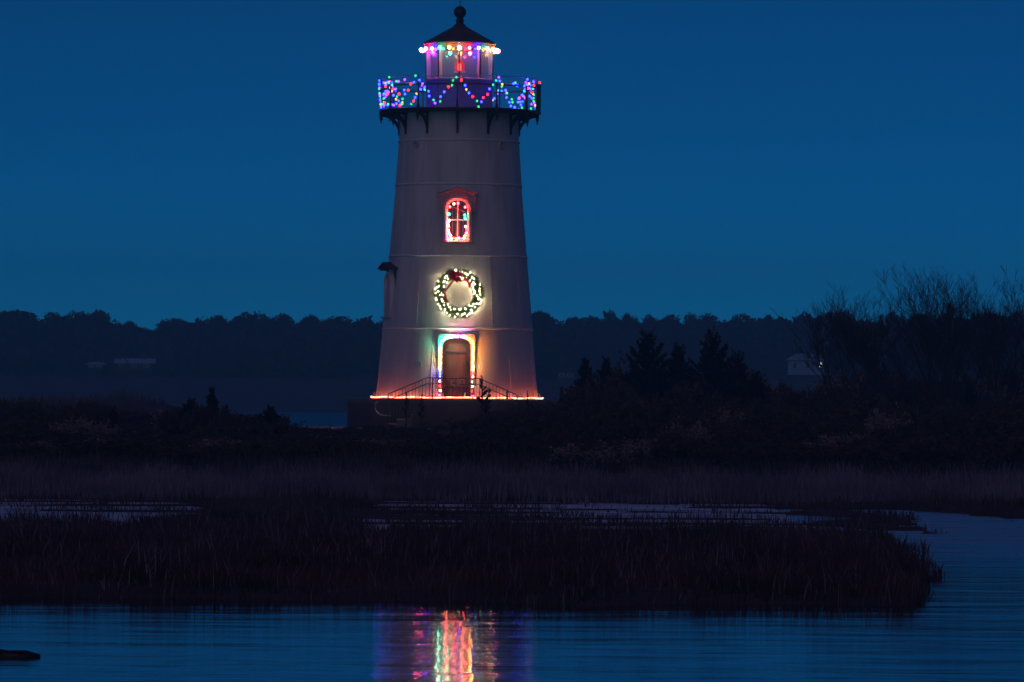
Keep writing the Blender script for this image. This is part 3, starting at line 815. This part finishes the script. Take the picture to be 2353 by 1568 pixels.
# ------------------------------------------------------------------ vegetation
def leaves(pts, size, rg, up=0.0, aspect=0.45, dirs=None):
    n = len(pts)
    d = rg.normal(0, 1, (n, 3)) if dirs is None else dirs + rg.normal(0, 0.45, (n, 3))
    d[:, 2] += up; d /= np.linalg.norm(d, axis=1)[:, None]
    s = np.cross(d, rg.normal(0, 1, (n, 3))); s /= np.linalg.norm(s, axis=1)[:, None]
    L = (size * rg.uniform(0.6, 1.4, n))[:, None]; s = s * L * aspect * 0.5
    v = np.concatenate([pts, pts + d * L * .5 + s, pts + d * L, pts + d * L * .5 - s], 0)
    i = np.arange(n)
    return v, np.stack([i, i + n, i + 2 * n, i + 3 * n], -1)
def sticks(segs):
    """tapered 3-sided twigs: list of (p0, p1, r0, r1)"""
    a = np.array([s[0] for s in segs]); b = np.array([s[1] for s in segs]); r0 = np.array([s[2] for s in segs])[:, None]; r1 = np.array([s[3] for s in segs])[:, None]
    d = b - a; d /= np.linalg.norm(d, axis=1)[:, None] + 1e-9
    u = np.cross(d, np.array([[0.31, 0.87, 0.2]])); u /= np.linalg.norm(u, axis=1)[:, None]; w = np.cross(d, u)
    n = len(a); vs = []
    for k in range(3):
        c, s = math.cos(k * 2.0944), math.sin(k * 2.0944); vs.append(a + (u * c + w * s) * r0)
    for k in range(3):
        c, s = math.cos(k * 2.0944), math.sin(k * 2.0944); vs.append(b + (u * c + w * s) * r1)
    i = np.arange(n); f = []
    for k in range(3):
        j = (k + 1) % 3; f.append(np.stack([i + k * n, i + j * n, i + (3 + j) * n, i + (3 + k) * n], -1))
    return np.concatenate(vs), np.concatenate(f)

def conifer_meshes(seed, H, Wd, lean=0.0, double=False, dens=1.0):
    rg = np.random.default_rng(seed); pts = []; dirs = []; segs = []; szs = []
    tops = [(0, H, 1.0)] + ([(0.30 * Wd, H * 0.80, 0.7)] if double else [])
    for tx, th_, ws_ in tops:
        base = np.array([tx * 0.3, 0, 0]); tip = np.array([tx - lean * th_, 0, th_])
        segs.append((base, tip, 0.07 * H / 3.5, 0.012))
        nb = int(135 * ws_ * dens)
        for i in range(nb):
            u = (i + rg.uniform()) / nb
            z = u ** 0.9; c = base + (tip - base) * z
            rad = Wd * 0.5 * ws_ * ((1 - z) ** 1.0 * (0.45 + 0.85 * rg.uniform() ** 1.5) + 0.04)
            if z > 0.86: rad = Wd * 0.05 * (1 + rg.uniform())
            az = rg.uniform(0, 2 * PI); upb = 0.25 + 0.9 * z + 0.3 * rg.uniform()
            dr_ = np.array([math.cos(az), math.sin(az), upb]); dr_ /= np.linalg.norm(dr_[:2])
            e = c + dr_ * rad
            segs.append((c, e, 0.018, 0.005))
            m = max(8, int(120 * rad / (Wd * 0.5)) + 12)
            if dens < 0.9 and z < 0.45: continue
            t = rg.uniform(0.1, 1.0, m)[:, None] ** 0.8
            p = c + (e - c) * t + rg.normal(0, 0.034, (m, 3)) * (1.2 - 0.8 * t) * (H / 3.0) * min(1.0, Wd / 1.0)
            pts.append(p); dirs.append(np.repeat(dr_[None], m, 0)); szs.append(np.full(m, 1.0 if z < 0.7 else max(0.4, 1.0 - 2.2 * (z - 0.7))))
        for z in np.linspace(0.7, 1.0, 14):
            c = base + (tip - base) * z; p = c + rg.normal(0, 0.05 * (1.02 - z) * 3, (10, 3)) * [1, 1, 0.3]; pts.append(p); dirs.append(np.repeat(np.array([[0, 0, 2.5]]), 10, 0)); szs.append(np.full(10, 0.5))
    pts = np.concatenate(pts); dirs = np.concatenate(dirs)
    v, f = leaves(pts, np.concatenate(szs) * 0.15 * min(1.0, max(0.4, Wd / 1.3)), rg, 0.3, 0.34, dirs)
    return npmesh('foliage', v, f, M['cedar']), npmesh('trunk', *sticks(segs), M['bark'])
def conifer(px, top, Y, Wd, label, seed, lean=0.0, double=False, group=None, dens=1.0):
    p = at(px, top, Y); z0 = gz(p.x, Y) - 0.05
    H = p.z - z0
    o = thing('cedar_tree', label, 'tree', (p.x + lean * H, Y, z0), 0, group)
    a, b = conifer_meshes(seed, H, Wd, lean, double, dens)
    link('foliage', a, o); link('trunk', b, o)
    return o
conifer(1489, 775, 163, 2.7, 'tall pointed cedar, leftmost of the three high spires right of the tower', 1)
conifer(1559, 803, 166, 2.1, 'slim cedar spire standing between the two tallest cedars', 2)
conifer(1634, 772, 164, 2.6, 'tall cedar leaning left with a second lower spire on its right', 3, 0.12, True)
conifer(1346, 833, 168, 1.5, 'thin small cedar spire nearest the right side of the tower', 4)
conifer(1393, 830, 170, 1.3, 'wispy narrow cedar between the small spire and the tall cedars', 5)
conifer(1738, 868, 166, 1.6, 'short pointed cedar at the right end of the cedar row', 6)
conifer(1525, 832, 168, 0.7, 'narrow side cedar close behind the tallest left spire', 16)
conifer(487, 897, 150, 0.8, 'slender dark cedar rising highest in the left thicket', 7)
conifer(441, 924, 149, 1.0, 'low leaning cedar just left of the slender left cedar', 8, -0.25)
conifer(521, 935, 151, 0.5, 'small pointed cedar just right of the slender left cedar', 9)
conifer(622, 942, 148, 1.0, 'bushy young cedar at the right end of the left thicket', 10)
conifer(597, 955, 149, 0.7, 'young cedar leaning on the bushy one at the thicket end', 17)
conifer(263, 937, 146, 0.5, 'small spiky cedar tip above the far left thicket', 18)
conifer(1108, 869, 170.6, 0.75, 'scraggly sapling rising in front of the stair railing', 12, 0.0, True, dens=0.22)
conifer(934, 903, 170.5, 0.42, 'thin sapling tip in front of the left stair flight', 13, dens=0.22)
conifer(969, 906, 170.6, 0.38, 'slight sapling tip left of the door before the railing', 14, dens=0.22)
conifer(1211, 900, 170.0, 0.45, 'small sapling before the right end of the rope light', 15, 0.1, True, dens=0.22)
conifer(1290, 893, 172, 0.5, 'small dark cedar beside the right edge of the plinth', 19)
conifer(2228, 890, 155, 0.9, 'dark cedar among the bare trees at the right', 20)
conifer(2330, 862, 158, 1.0, 'broad cedar in front of the right edge of the thicket', 21)

def shrub_meshes(seed, m, leafy=1.0):
    """unit shrub: about 1 m high and 1.5 m wide"""
    rg = np.random.default_rng(seed); segs = []; pts = []
    for i in range(26):
        az = rg.uniform(0, 2 * PI); sp = rg.uniform(0.05, 0.75) ** 0.8
        b = np.array([0.15 * math.cos(az), 0.15 * math.sin(az), 0]); e = np.array([sp * math.cos(az), sp * math.sin(az), rg.uniform(0.55, 0.98) * (1 - 0.45 * sp * sp)])
        mid = (b + e) / 2 + rg.normal(0, 0.06, 3); mid[2] += 0.08
        segs += [(b, mid, 0.014, 0.010), (mid, e, 0.010, 0.004)]
        for j in range(7):
            t = rg.uniform(0.3, 1.0); c = mid + (e - mid) * t
            d = np.array([math.cos(az) * .4, math.sin(az) * .4, 0.9]) + rg.normal(0, 0.5, 3); e2 = c + d * rg.uniform(0.08, 0.2)
            segs.append((c, e2, 0.006, 0.0025))
            n = int(16 * leafy); pts.append(c + (e2 - c) * rg.uniform(0, 1.05, (n, 1)) + rg.normal(0, 0.035, (n, 3)))
    p = np.concatenate(pts); p[:, 2] = np.maximum(p[:, 2], 0.02)
    v, f = leaves(p, 0.085, rg, 0.4, 0.5)
    hk = np.percentile(v[:, 2], 98.5); v[:, 2] /= hk
    segs = [(a * [1, 1, 1 / hk], b * [1, 1, 1 / hk], r0, r1) for a, b, r0, r1 in segs]
    return npmesh('foliage', v, f, m), npmesh('stems', *sticks(segs), M['bark'])
SH = [shrub_meshes(31, M['shrubdark'], 1.6), shrub_meshes(32, M['shrubdark'], 1.6), shrub_meshes(33, M['shrubdark'], 1.3), shrub_meshes(34, M['shrubpale'], 0.45)]
PX = [0, 100, 200, 250, 275, 350, 400, 450, 560, 640, 660, 720, 800, 900, 1000, 1100, 1200, 1260, 1320, 1400, 1450, 1550, 1700, 1760, 1800, 1880, 1950, 2050, 2150, 2250, 2353]
PY = [936, 934, 940, 950, 968, 966, 958, 950, 965, 972, 1006, 1016, 1018, 1012, 990, 962, 934, 914, 902, 880, 866, 870, 882, 898, 920, 918, 890, 875, 888, 900, 868]
def put_shrub(px, Y, top, wide, k, label, group):
    p = at(px, top, Y); z0 = gz(p.x, Y) - 0.05
    if z0 < 0.02: return
    H = max(0.45, p.z - z0)
    o = thing('shrub', label, 'shrub', (p.x, Y, z0), rnd.uniform(0, 6.28), group)
    wide *= max(1.0, 0.75 * H); o.scale = (wide, wide, H)
    for nm, me in zip(('foliage', 'stems'), SH[k]): link(nm, me, o)
rnd = random.Random(8)
def belt(x0, x1, dx, rows, label, group):
    for Y, drop in rows:
        px = x0 + rnd.uniform(0, dx)
        while px < x1:
            y = Y + rnd.uniform(-3, 3)
            inside = math.hypot(at(px, 950, y).x - TX, y - TY)
            top = np.interp(px, PX, PY) + (40 if 1170 < px < 1352 and drop <= 14 else drop) + rnd.uniform(-14, 15)
            if inside > 9.6 or y < 171: put_shrub(px, y, top, rnd.uniform(0.8, 1.25), rnd.choice((0, 1, 2, 0, 1, 2, 3)), label, group)
            px += dx * rnd.uniform(0.75, 1.3)
belt(-30, 655, 52, ((168, 0), (160, -6), (152, 4), (155, 14), (143, 34), (132, 66), (124, 96)), 'dark low shrub in the dense thicket left of the tower', 'shrubs of the left thicket')
belt(655, 1260, 48, ((167, 2), (158, 12), (148, 26), (138, 44), (128, 70)), 'low dark shrub in the scrub between the lighthouse and the marsh', 'shrubs in front of the lighthouse')
belt(1260, 2390, 56, ((180, -16), (172, -8), (165, 10), (153, 40), (142, 75), (131, 110), (122, 140)), 'dark shrub in the dense thicket right of the tower', 'shrubs of the right thicket')

for px_, top_, Y_ in ((405, 950, 149), (428, 944, 150), (462, 938, 148), (508, 946, 150), (548, 958, 149), (578, 962, 147), (640, 958, 148), (236, 938, 147), (180, 934, 148)):
    put_shrub(px_, Y_, top_, 0.8, rnd.choice((0, 1, 2)), 'taller ragged dark shrub crowding the small cedars of the left thicket', 'tall shrubs of the left thicket')

# bare trees
def bare_mesh(seed, H, lean, spread, nst):
    rg = np.random.default_rng(seed); segs = []; 
    NCH = (9, 6, 4, 0)
    def grow(p, d, L, r, lev):
        n = (7, 5, 4, 3)[lev]; q = p.copy(); dd = d.copy(); nodes = []
        for i in range(n):
            dd = dd + rg.normal(0, 0.05, 3); dd[2] += 0.03 * lev + 0.02; dd /= np.linalg.norm(dd)
            q2 = q + dd * L / n
            segs.append((q, q2, max(r * (1 - 0.8 * i / n), 0.0055), max(r * (1 - 0.8 * (i + 1) / n), 0.005)))
            nodes.append((q, q2, dd.copy(), r * (1 - 0.8 * i / n))); q = q2
        for c in range(NCH[lev]):
            t = rg.uniform(0.48, 0.99) if lev == 0 else rg.uniform(0.15, 0.98)
            a_, b_, e0, ra = nodes[min(n - 1, int(t * n))]
            st = a_ + (b_ - a_) * rg.uniform()
            az = rg.uniform(0, 2 * PI); k = rg.uniform(0.45, 0.95)
            e = e0 + np.array([math.cos(az) * k, math.sin(az) * k, 0.10]); e /= np.linalg.norm(e)
            grow(st, e, L * rg.uniform(0.36, 0.62) * (1.10 - 0.35 * t), ra * 0.5, lev + 1)
    for s in range(nst):
        a = 2 * PI * (s + rg.uniform(0, 0.6)) / nst
        d = np.array([lean + math.cos(a) * spread, math.sin(a) * spread, 1.0]); d /= np.linalg.norm(d)
        grow(np.array([0.25 * math.cos(a), 0.25 * math.sin(a), 0]), d, H * rg.uniform(0.8, 0.95), 0.075, 0)
    v, f = sticks(segs)
    k = H / v[:, 2].max(); v = v * k
    return v, f
def bare(px, top, Y, lean, spread, nst, seed, label):
    q = at(px, 1000, Y); z0 = gz(q.x, Y) - 0.05; H = at(px, top, Y).z - z0
    v, f = bare_mesh(seed, H, lean, spread, nst)
    o = thing('bare_tree', label, 'tree', (q.x, Y, z0), 0, 'bare trees at the right')
    link('branches', npmesh('branches', v, f, M['bark']), o)
bare(1955, 652, 158, -0.20, 0.16, 3, 41, 'bare tree leaning far left past the pale house, outermost of the bare trees')
bare(2050, 690, 162, -0.30, 0.14, 3, 42, 'low bare tree leaning left just right of the outermost leaning one')
bare(2125, 628, 160, -0.22, 0.38, 3, 43, 'bare tree with a wide fan of twigs, left of the two tallest')
bare(2190, 608, 164, -0.10, 0.38, 3, 44, 'tallest bare tree with dense upright twigs against the sky')
bare(2255, 622, 159, -0.06, 0.38, 3, 45, 'bare tree with forked upright limbs, right of the tallest')
bare(2325, 645, 163, -0.02, 0.38, 3, 46, 'bare tree with an open spreading crown at the right edge')
bare(2225, 632, 161, -0.16, 0.38, 3, 48, 'bare tree with crossing limbs just right of the tallest one')
bare(2290, 640, 157, -0.10, 0.38, 3, 49, 'bare tree with fine twigs, second from the right edge')
bare(2085, 668, 163, -0.30, 0.26, 3, 50, 'bare tree with thin left leaning limbs beside the wide fan')
bare(2110, 622, 158, -0.16, 0.55, 4, 52, 'broad bare tree with limbs spread wide, just left of the wide fan')
bare(2270, 606, 160, -0.05, 0.60, 4, 53, 'broad bare tree with a rounded open crown above its neighbours')
bare(2150, 720, 152, 0.0, 0.3, 3, 47, 'shorter bare tree in front of the tallest ones')

# ------------------------------------------------------------------ grasses
def blades(n, xy, hgt, wid, rg, m, name, wet=False):
    x, y = xy; z = ground(x, y)
    if wet:
        k = (noise(x * 0.35, y, 1.7) + 0.6 * noise(x, y, 0.9) > 0.62); x, y, z = x[k], y[k], np.maximum(z[k], 0.0)
    ok = (z > -0.03) & (np.hypot(x - TX, y - TY) > 10.0) & ~((np.abs(x - TX) < 11) & (y > 166)); x, y, z = x[ok], y[ok], z[ok]; n = len(x)
    clump = 0.7 + 0.45 * noise(x, y, 2.2) + 0.35 * noise(x, y, 0.7)
    h = hgt * rg.uniform(0.55, 1.2, n) * np.clip(clump, 0.35, 1.3); a = rg.uniform(0, 2 * PI, n); b = rg.uniform(0.05, 0.45, n) * h; c = rg.uniform(0, 2 * PI, n)
    wx, wy = np.cos(a) * wid, np.sin(a) * wid * 0.5; bx, by = np.cos(c) * b, np.sin(c) * b
    p = np.stack([x, y, z - 0.03], -1); s = np.stack([wx, wy, 0 * x], -1)
    m1 = p + np.stack([bx * .35, by * .35, h * .6], -1); tp = p + np.stack([bx, by, h], -1)
    v = np.concatenate([p - s, p + s, m1 + s * .8, m1 - s * .8, tp + s * .25, tp - s * .25]); i = np.arange(n)
    f = np.concatenate([np.stack([i, i + n, i + 2 * n, i + 3 * n], -1), np.stack([i + 3 * n, i + 2 * n, i + 4 * n, i + 5 * n], -1)])
    o = link(name, npmesh(name, v, f, m)); return stuff(o)
rg = np.random.default_rng(77)
def area(n, y0, y1, wmul=1.35, xlo=None, xhi=None):
    y = rg.uniform(y0, y1, n); hw = y * 0.0976 * wmul + 1
    x = rg.uniform(-1, 1, n) * hw
    if xlo is not None: k = x > xlo; x, y = x[k], y[k]
    if xhi is not None: k = x < xhi; x, y = x[k], y[k]
    return x, y
tag(blades(0, area(110000, 49.0, 78), 0.24, 0.008, rg, M['grass'], 'marsh_grass'), 'dark marsh grass on the low island before the water', 'grass')
tag(blades(0, area(34000, 76, 101), 0.20, 0.009, rg, M['grass'], 'marsh_grass'), 'dark grass between the small pools', 'grass')
tag(blades(0, area(60000, 75, 102, xhi=5.5), 0.17, 0.008, rg, M['grass'], 'pool_grass', True), 'sparse dead grass sticking out of the frozen pools', 'grass')
tag(blades(0, area(9000, 49.5, 78), 0.30, 0.006, rg, M['drygrass'], 'pale_reeds'), 'scattered paler stems in the dark near marsh grass', 'grass')
tag(blades(0, area(50000, 99, 112), 0.42, 0.010, rg, M['drygrass'], 'dry_grass'), 'pale dry grass in a band behind the pools', 'grass')
tag(blades(0, area(40000, 110, 172), 0.40, 0.013, rg, M['grass'], 'scrub_grass'), 'dark rough grass under the thickets', 'grass')
tag(blades(0, area(30000, 172, 200), 0.55, 0.014, rg, M['dunegrass'], 'dune_grass'), 'pale dune grass along the far edge of the spit', 'grass')

# ------------------------------------------------------------------ far shore
def crown_mesh(seed):
    rg = np.random.default_rng(seed); pts = []
    for i in range(46):
        a = rg.uniform(0, 2 * PI); r = 0.42 * math.sqrt(rg.uniform()); z = 0.30 + 0.52 * rg.uniform() ** 0.6 * (1 - 0.9 * (r / 0.5) ** 2)
        n = 170; d = rg.normal(0, 1, (n, 3)); d /= np.linalg.norm(d, axis=1)[:, None]
        pts.append(np.array([r * math.cos(a), r * math.sin(a), z]) + d * rg.uniform(0.5, 1, (n, 1)) ** 0.5 * np.array([0.15, 0.15, 0.12]))
    p = np.concatenate(pts); v, f = leaves(p, 0.045, rg, 0.1, 0.8)
    s = [(np.array([0, 0, 0]), np.array([0.02, 0, 0.5]), 0.035, 0.02)]
    for k in range(6):
        a = rg.uniform(0, 2 * PI); s.append((np.array([0.01, 0, 0.3]), np.array([0.3 * math.cos(a), 0.3 * math.sin(a), 0.65]), 0.018, 0.006))
    return npmesh('crown', v, f, M['fartree']), npmesh('trunk', *sticks(s), M['bark'])
CR = [crown_mesh(60 + k) for k in range(5)]
SKX = [-60, 0, 50, 75, 100, 130, 165, 200, 240, 290, 315, 340, 365, 420, 445, 470, 510, 560, 600, 630, 700, 760, 870, 1000, 1225, 1245, 1262, 1285, 1330, 1355, 1400, 1480, 1560, 1620, 1660, 1700, 1745, 1770, 1820, 1860, 1900, 2100, 2353, 2420]
SKY = [708, 708, 706, 712, 706, 704, 711, 709, 716, 733, 738, 737, 731, 728, 716, 713, 724, 721, 711, 718, 716, 714, 722, 716, 707, 712, 721, 708, 710, 720, 713, 714, 711, 713, 721, 716, 713, 707, 712, 710, 716, 714, 705, 705]
def fartree(px, top, Y, wpx, label, group, drop=0):
    p = at(px, top, Y); z0 = gz(p.x, Y) - 0.2; H = p.z - z0
    o = thing('broadleaf_tree', label, 'tree', (p.x, Y, z0), rnd.uniform(0, 6.28), group)
    w_ = wpx * Y / F
    o.scale = (w_, w_, H / 0.93)
    for nm, me in zip(('crown', 'trunk'), rnd.choice(CR)): link(nm, me, o)
rnd = random.Random(21)
px = -50
while px < 2420:
    wpx = rnd.uniform(60, 165)
    fartree(px, np.interp(px, SKX, SKY) + rnd.uniform(-4, 8), 820 + rnd.uniform(-12, 12), wpx, 'dark round crowned tree in the distant treeline across the harbour', 'trees of the distant treeline')
    px += wpx * rnd.uniform(0.42, 0.62)
# the wooded slope below the treeline reads as one mass
rg = np.random.default_rng(90); pts = []
for i in range(950):
    Y = rg.uniform(752, 812); px = rg.uniform(-120, 2480); p = at(px, 900, Y)
    top = np.interp(px, SKX, SKY) + 14 + (812 - Y) * 1.35 + rg.uniform(0, 22)
    zt = at(px, top, Y).z; zb = gz(p.x, Y); n = 90
    d = rg.normal(0, 1, (n, 3)); d /= np.linalg.norm(d, axis=1)[:, None]
    pts.append(np.array([p.x, Y, zb + (zt - zb) * 0.62]) + d * np.array([2.3, 2.3, max(0.8, (zt - zb) * 0.42)]) * rg.uniform(0.6, 1, (n, 1)))
v, f = leaves(np.concatenate(pts), 0.95, rg, 0.1, 0.8)
tag(stuff(link('far_woodland', npmesh('far_woodland', v, f, M['fartree']))), 'dim wooded slope under the distant treeline', 'woodland')
for px, top, wpx, Y in ((1948, 704, 110, 446), (2110, 714, 130, 450), (2235, 714, 120, 455), (2300, 712, 110, 448)):
    fartree(px, top, Y, wpx, 'dark broad tree behind the bare trees at the right', 'darker trees behind the bare trees')

# houses across the harbour
def house(px, base, Y, Wm, Hm, Rm, label, name='house', hip=True, lit=(), Dm=5.0, roofm='houseroof', wallm='housewall'):
    Y = min(np.arange(690, 752, 1.0), key=lambda q: abs(at(px, base, q).z - gz(at(px, base, q).x, q)))
    p = at(px, base, Y); z0 = min(p.z, gz(p.x, Y)) - 0.3; z1 = p.z + Hm
    o = thing(name, label, 'house', (p.x, Y, p.z), 0)
    MB().box(-Wm / 2, Wm / 2, 0, Dm, 0.0, Hm).build('wall', M[wallm], o)
    MB().box(-Wm / 2 + 0.05, Wm / 2 - 0.05, 0.05, Dm - 0.05, z0 - p.z, -0.003).build('foundation', M['fartree'], o)
    e = 0.35; r = MB(); k = Wm * (0.28 if hip else 0.5) 
    vs = [(-Wm / 2 - e, -e, Hm + .01), (Wm / 2 + e, -e, Hm + .01), (Wm / 2 + e, Dm + e, Hm + .01), (-Wm / 2 - e, Dm + e, Hm + .01), (-k + (0 if hip else 0), Dm / 2, Hm + Rm), (k, Dm / 2, Hm + Rm)]
    if not hip: vs[4] = (-Wm / 2 - e, Dm / 2, Hm + Rm); vs[5] = (Wm / 2 + e, Dm / 2, Hm + Rm)
    r.add(vs, [(0, 1, 5, 4), (1, 2, 5), (2, 3, 4, 5), (3, 0, 4), (3, 2, 1, 0)]); rr_ = r.build('roof', M[roofm], o)
    MB().box(Wm * 0.2, Wm * 0.2 + 0.5, Dm / 2 - 0.3, Dm / 2 + 0.3, Hm, Hm + Rm + 0.7).build('chimney', M[wallm], rr_)
    nw = max(2, int(Wm / 1.7))
    for i in range(nw):
        x = -Wm / 2 + (i + 0.5) * Wm / nw
        q = MB(); q.box(x - 0.38, x + 0.38, -0.05, 0.02, Hm * 0.42, Hm * 0.42 + min(1.0, Hm * .45)); w_ = q.build('window', M['trim'], o)
        q = MB(); q.box(x - 0.30, x + 0.30, -0.07, -0.052, Hm * 0.42 + .06, Hm * 0.42 + min(1.0, Hm * .45) - .06)
        q.build('pane', M['lit'] if i in lit else M['housedark'], w_)
    return o
house(1856, 862, 742, 5.6, 2.1, 0.95, 'pale hip roofed house with bright windows left of the bare trees', lit=(2,))
house(308, 850, 745, 5.2, 0.9, 0.75, 'long low pale roofed building on the far left shore', hip=False, wallm='darkwall')
house(218, 848, 750, 2.2, 0.6, 0.45, 'small pale roofed building at the far left, smaller than its neighbour', hip=False, wallm='darkwall')
house(2336, 872, 735, 2.6, 3.2, 0.9, 'pale tall house at the right edge of the far shore', hip=False)
house(1955, 812, 760, 6.5, 0.8, 0.8, 'dim long roof behind the leaning bare trees', hip=False, wallm='darkwall')
house(1300, 872, 742, 2.4, 1.0, 0.5, 'tiny far cottage with a bright window right of the tower', hip=False, lit=(), roofm='fartree', wallm='darkwall')

# half sunk log in the near water
lg = MB(); pts = [at(px, 1519, 40.0) for px in (-60, -20, 20, 60, 92)]
rs_ = [0.045, 0.06, 0.055, 0.045, 0.02]
vs = []; fs = []
for i, p in enumerate(pts):
    for k in range(10):
        a = 2 * PI * k / 10; rj = rs_[i] * (1 + 0.25 * math.sin(i * 3 + k * 2))
        vs.append((p.x, p.y + math.cos(a) * rj * 2.0, 0.005 + math.sin(a) * rj))
for i in range(4):
    for k in range(10): fs.append((i * 10 + k, i * 10 + (k + 1) % 10, (i + 1) * 10 + (k + 1) % 10, (i + 1) * 10 + k))
fs.append(tuple(range(40, 50))); fs.append(tuple(range(9, -1, -1)))
lg.add(vs, fs, True); o = lg.build('driftwood_log', M['log']); tag(o, 'dark half sunk log floating at the lower left', 'log')

# ------------------------------------------------------------------ evening haze over the harbour
hz = MB(); hz.box(-950, 950, -80, 1010, -2.0, 27.0); o = stuff(hz.build('haze', M['trim']))
hm = bpy.data.materials.new('evening_haze'); hm.use_nodes = True; t = hm.node_tree; t.nodes.clear()
ou = t.nodes.new('ShaderNodeOutputMaterial'); pv = t.nodes.new('ShaderNodeVolumePrincipled')
pv.inputs['Color'].default_value = (0.28, 0.82, 1.0, 1); pv.inputs['Density'].default_value = 0.00095
t.links.new(pv.outputs[0], ou.inputs['Volume'])
o.data.materials.clear(); o.data.materials.append(hm)
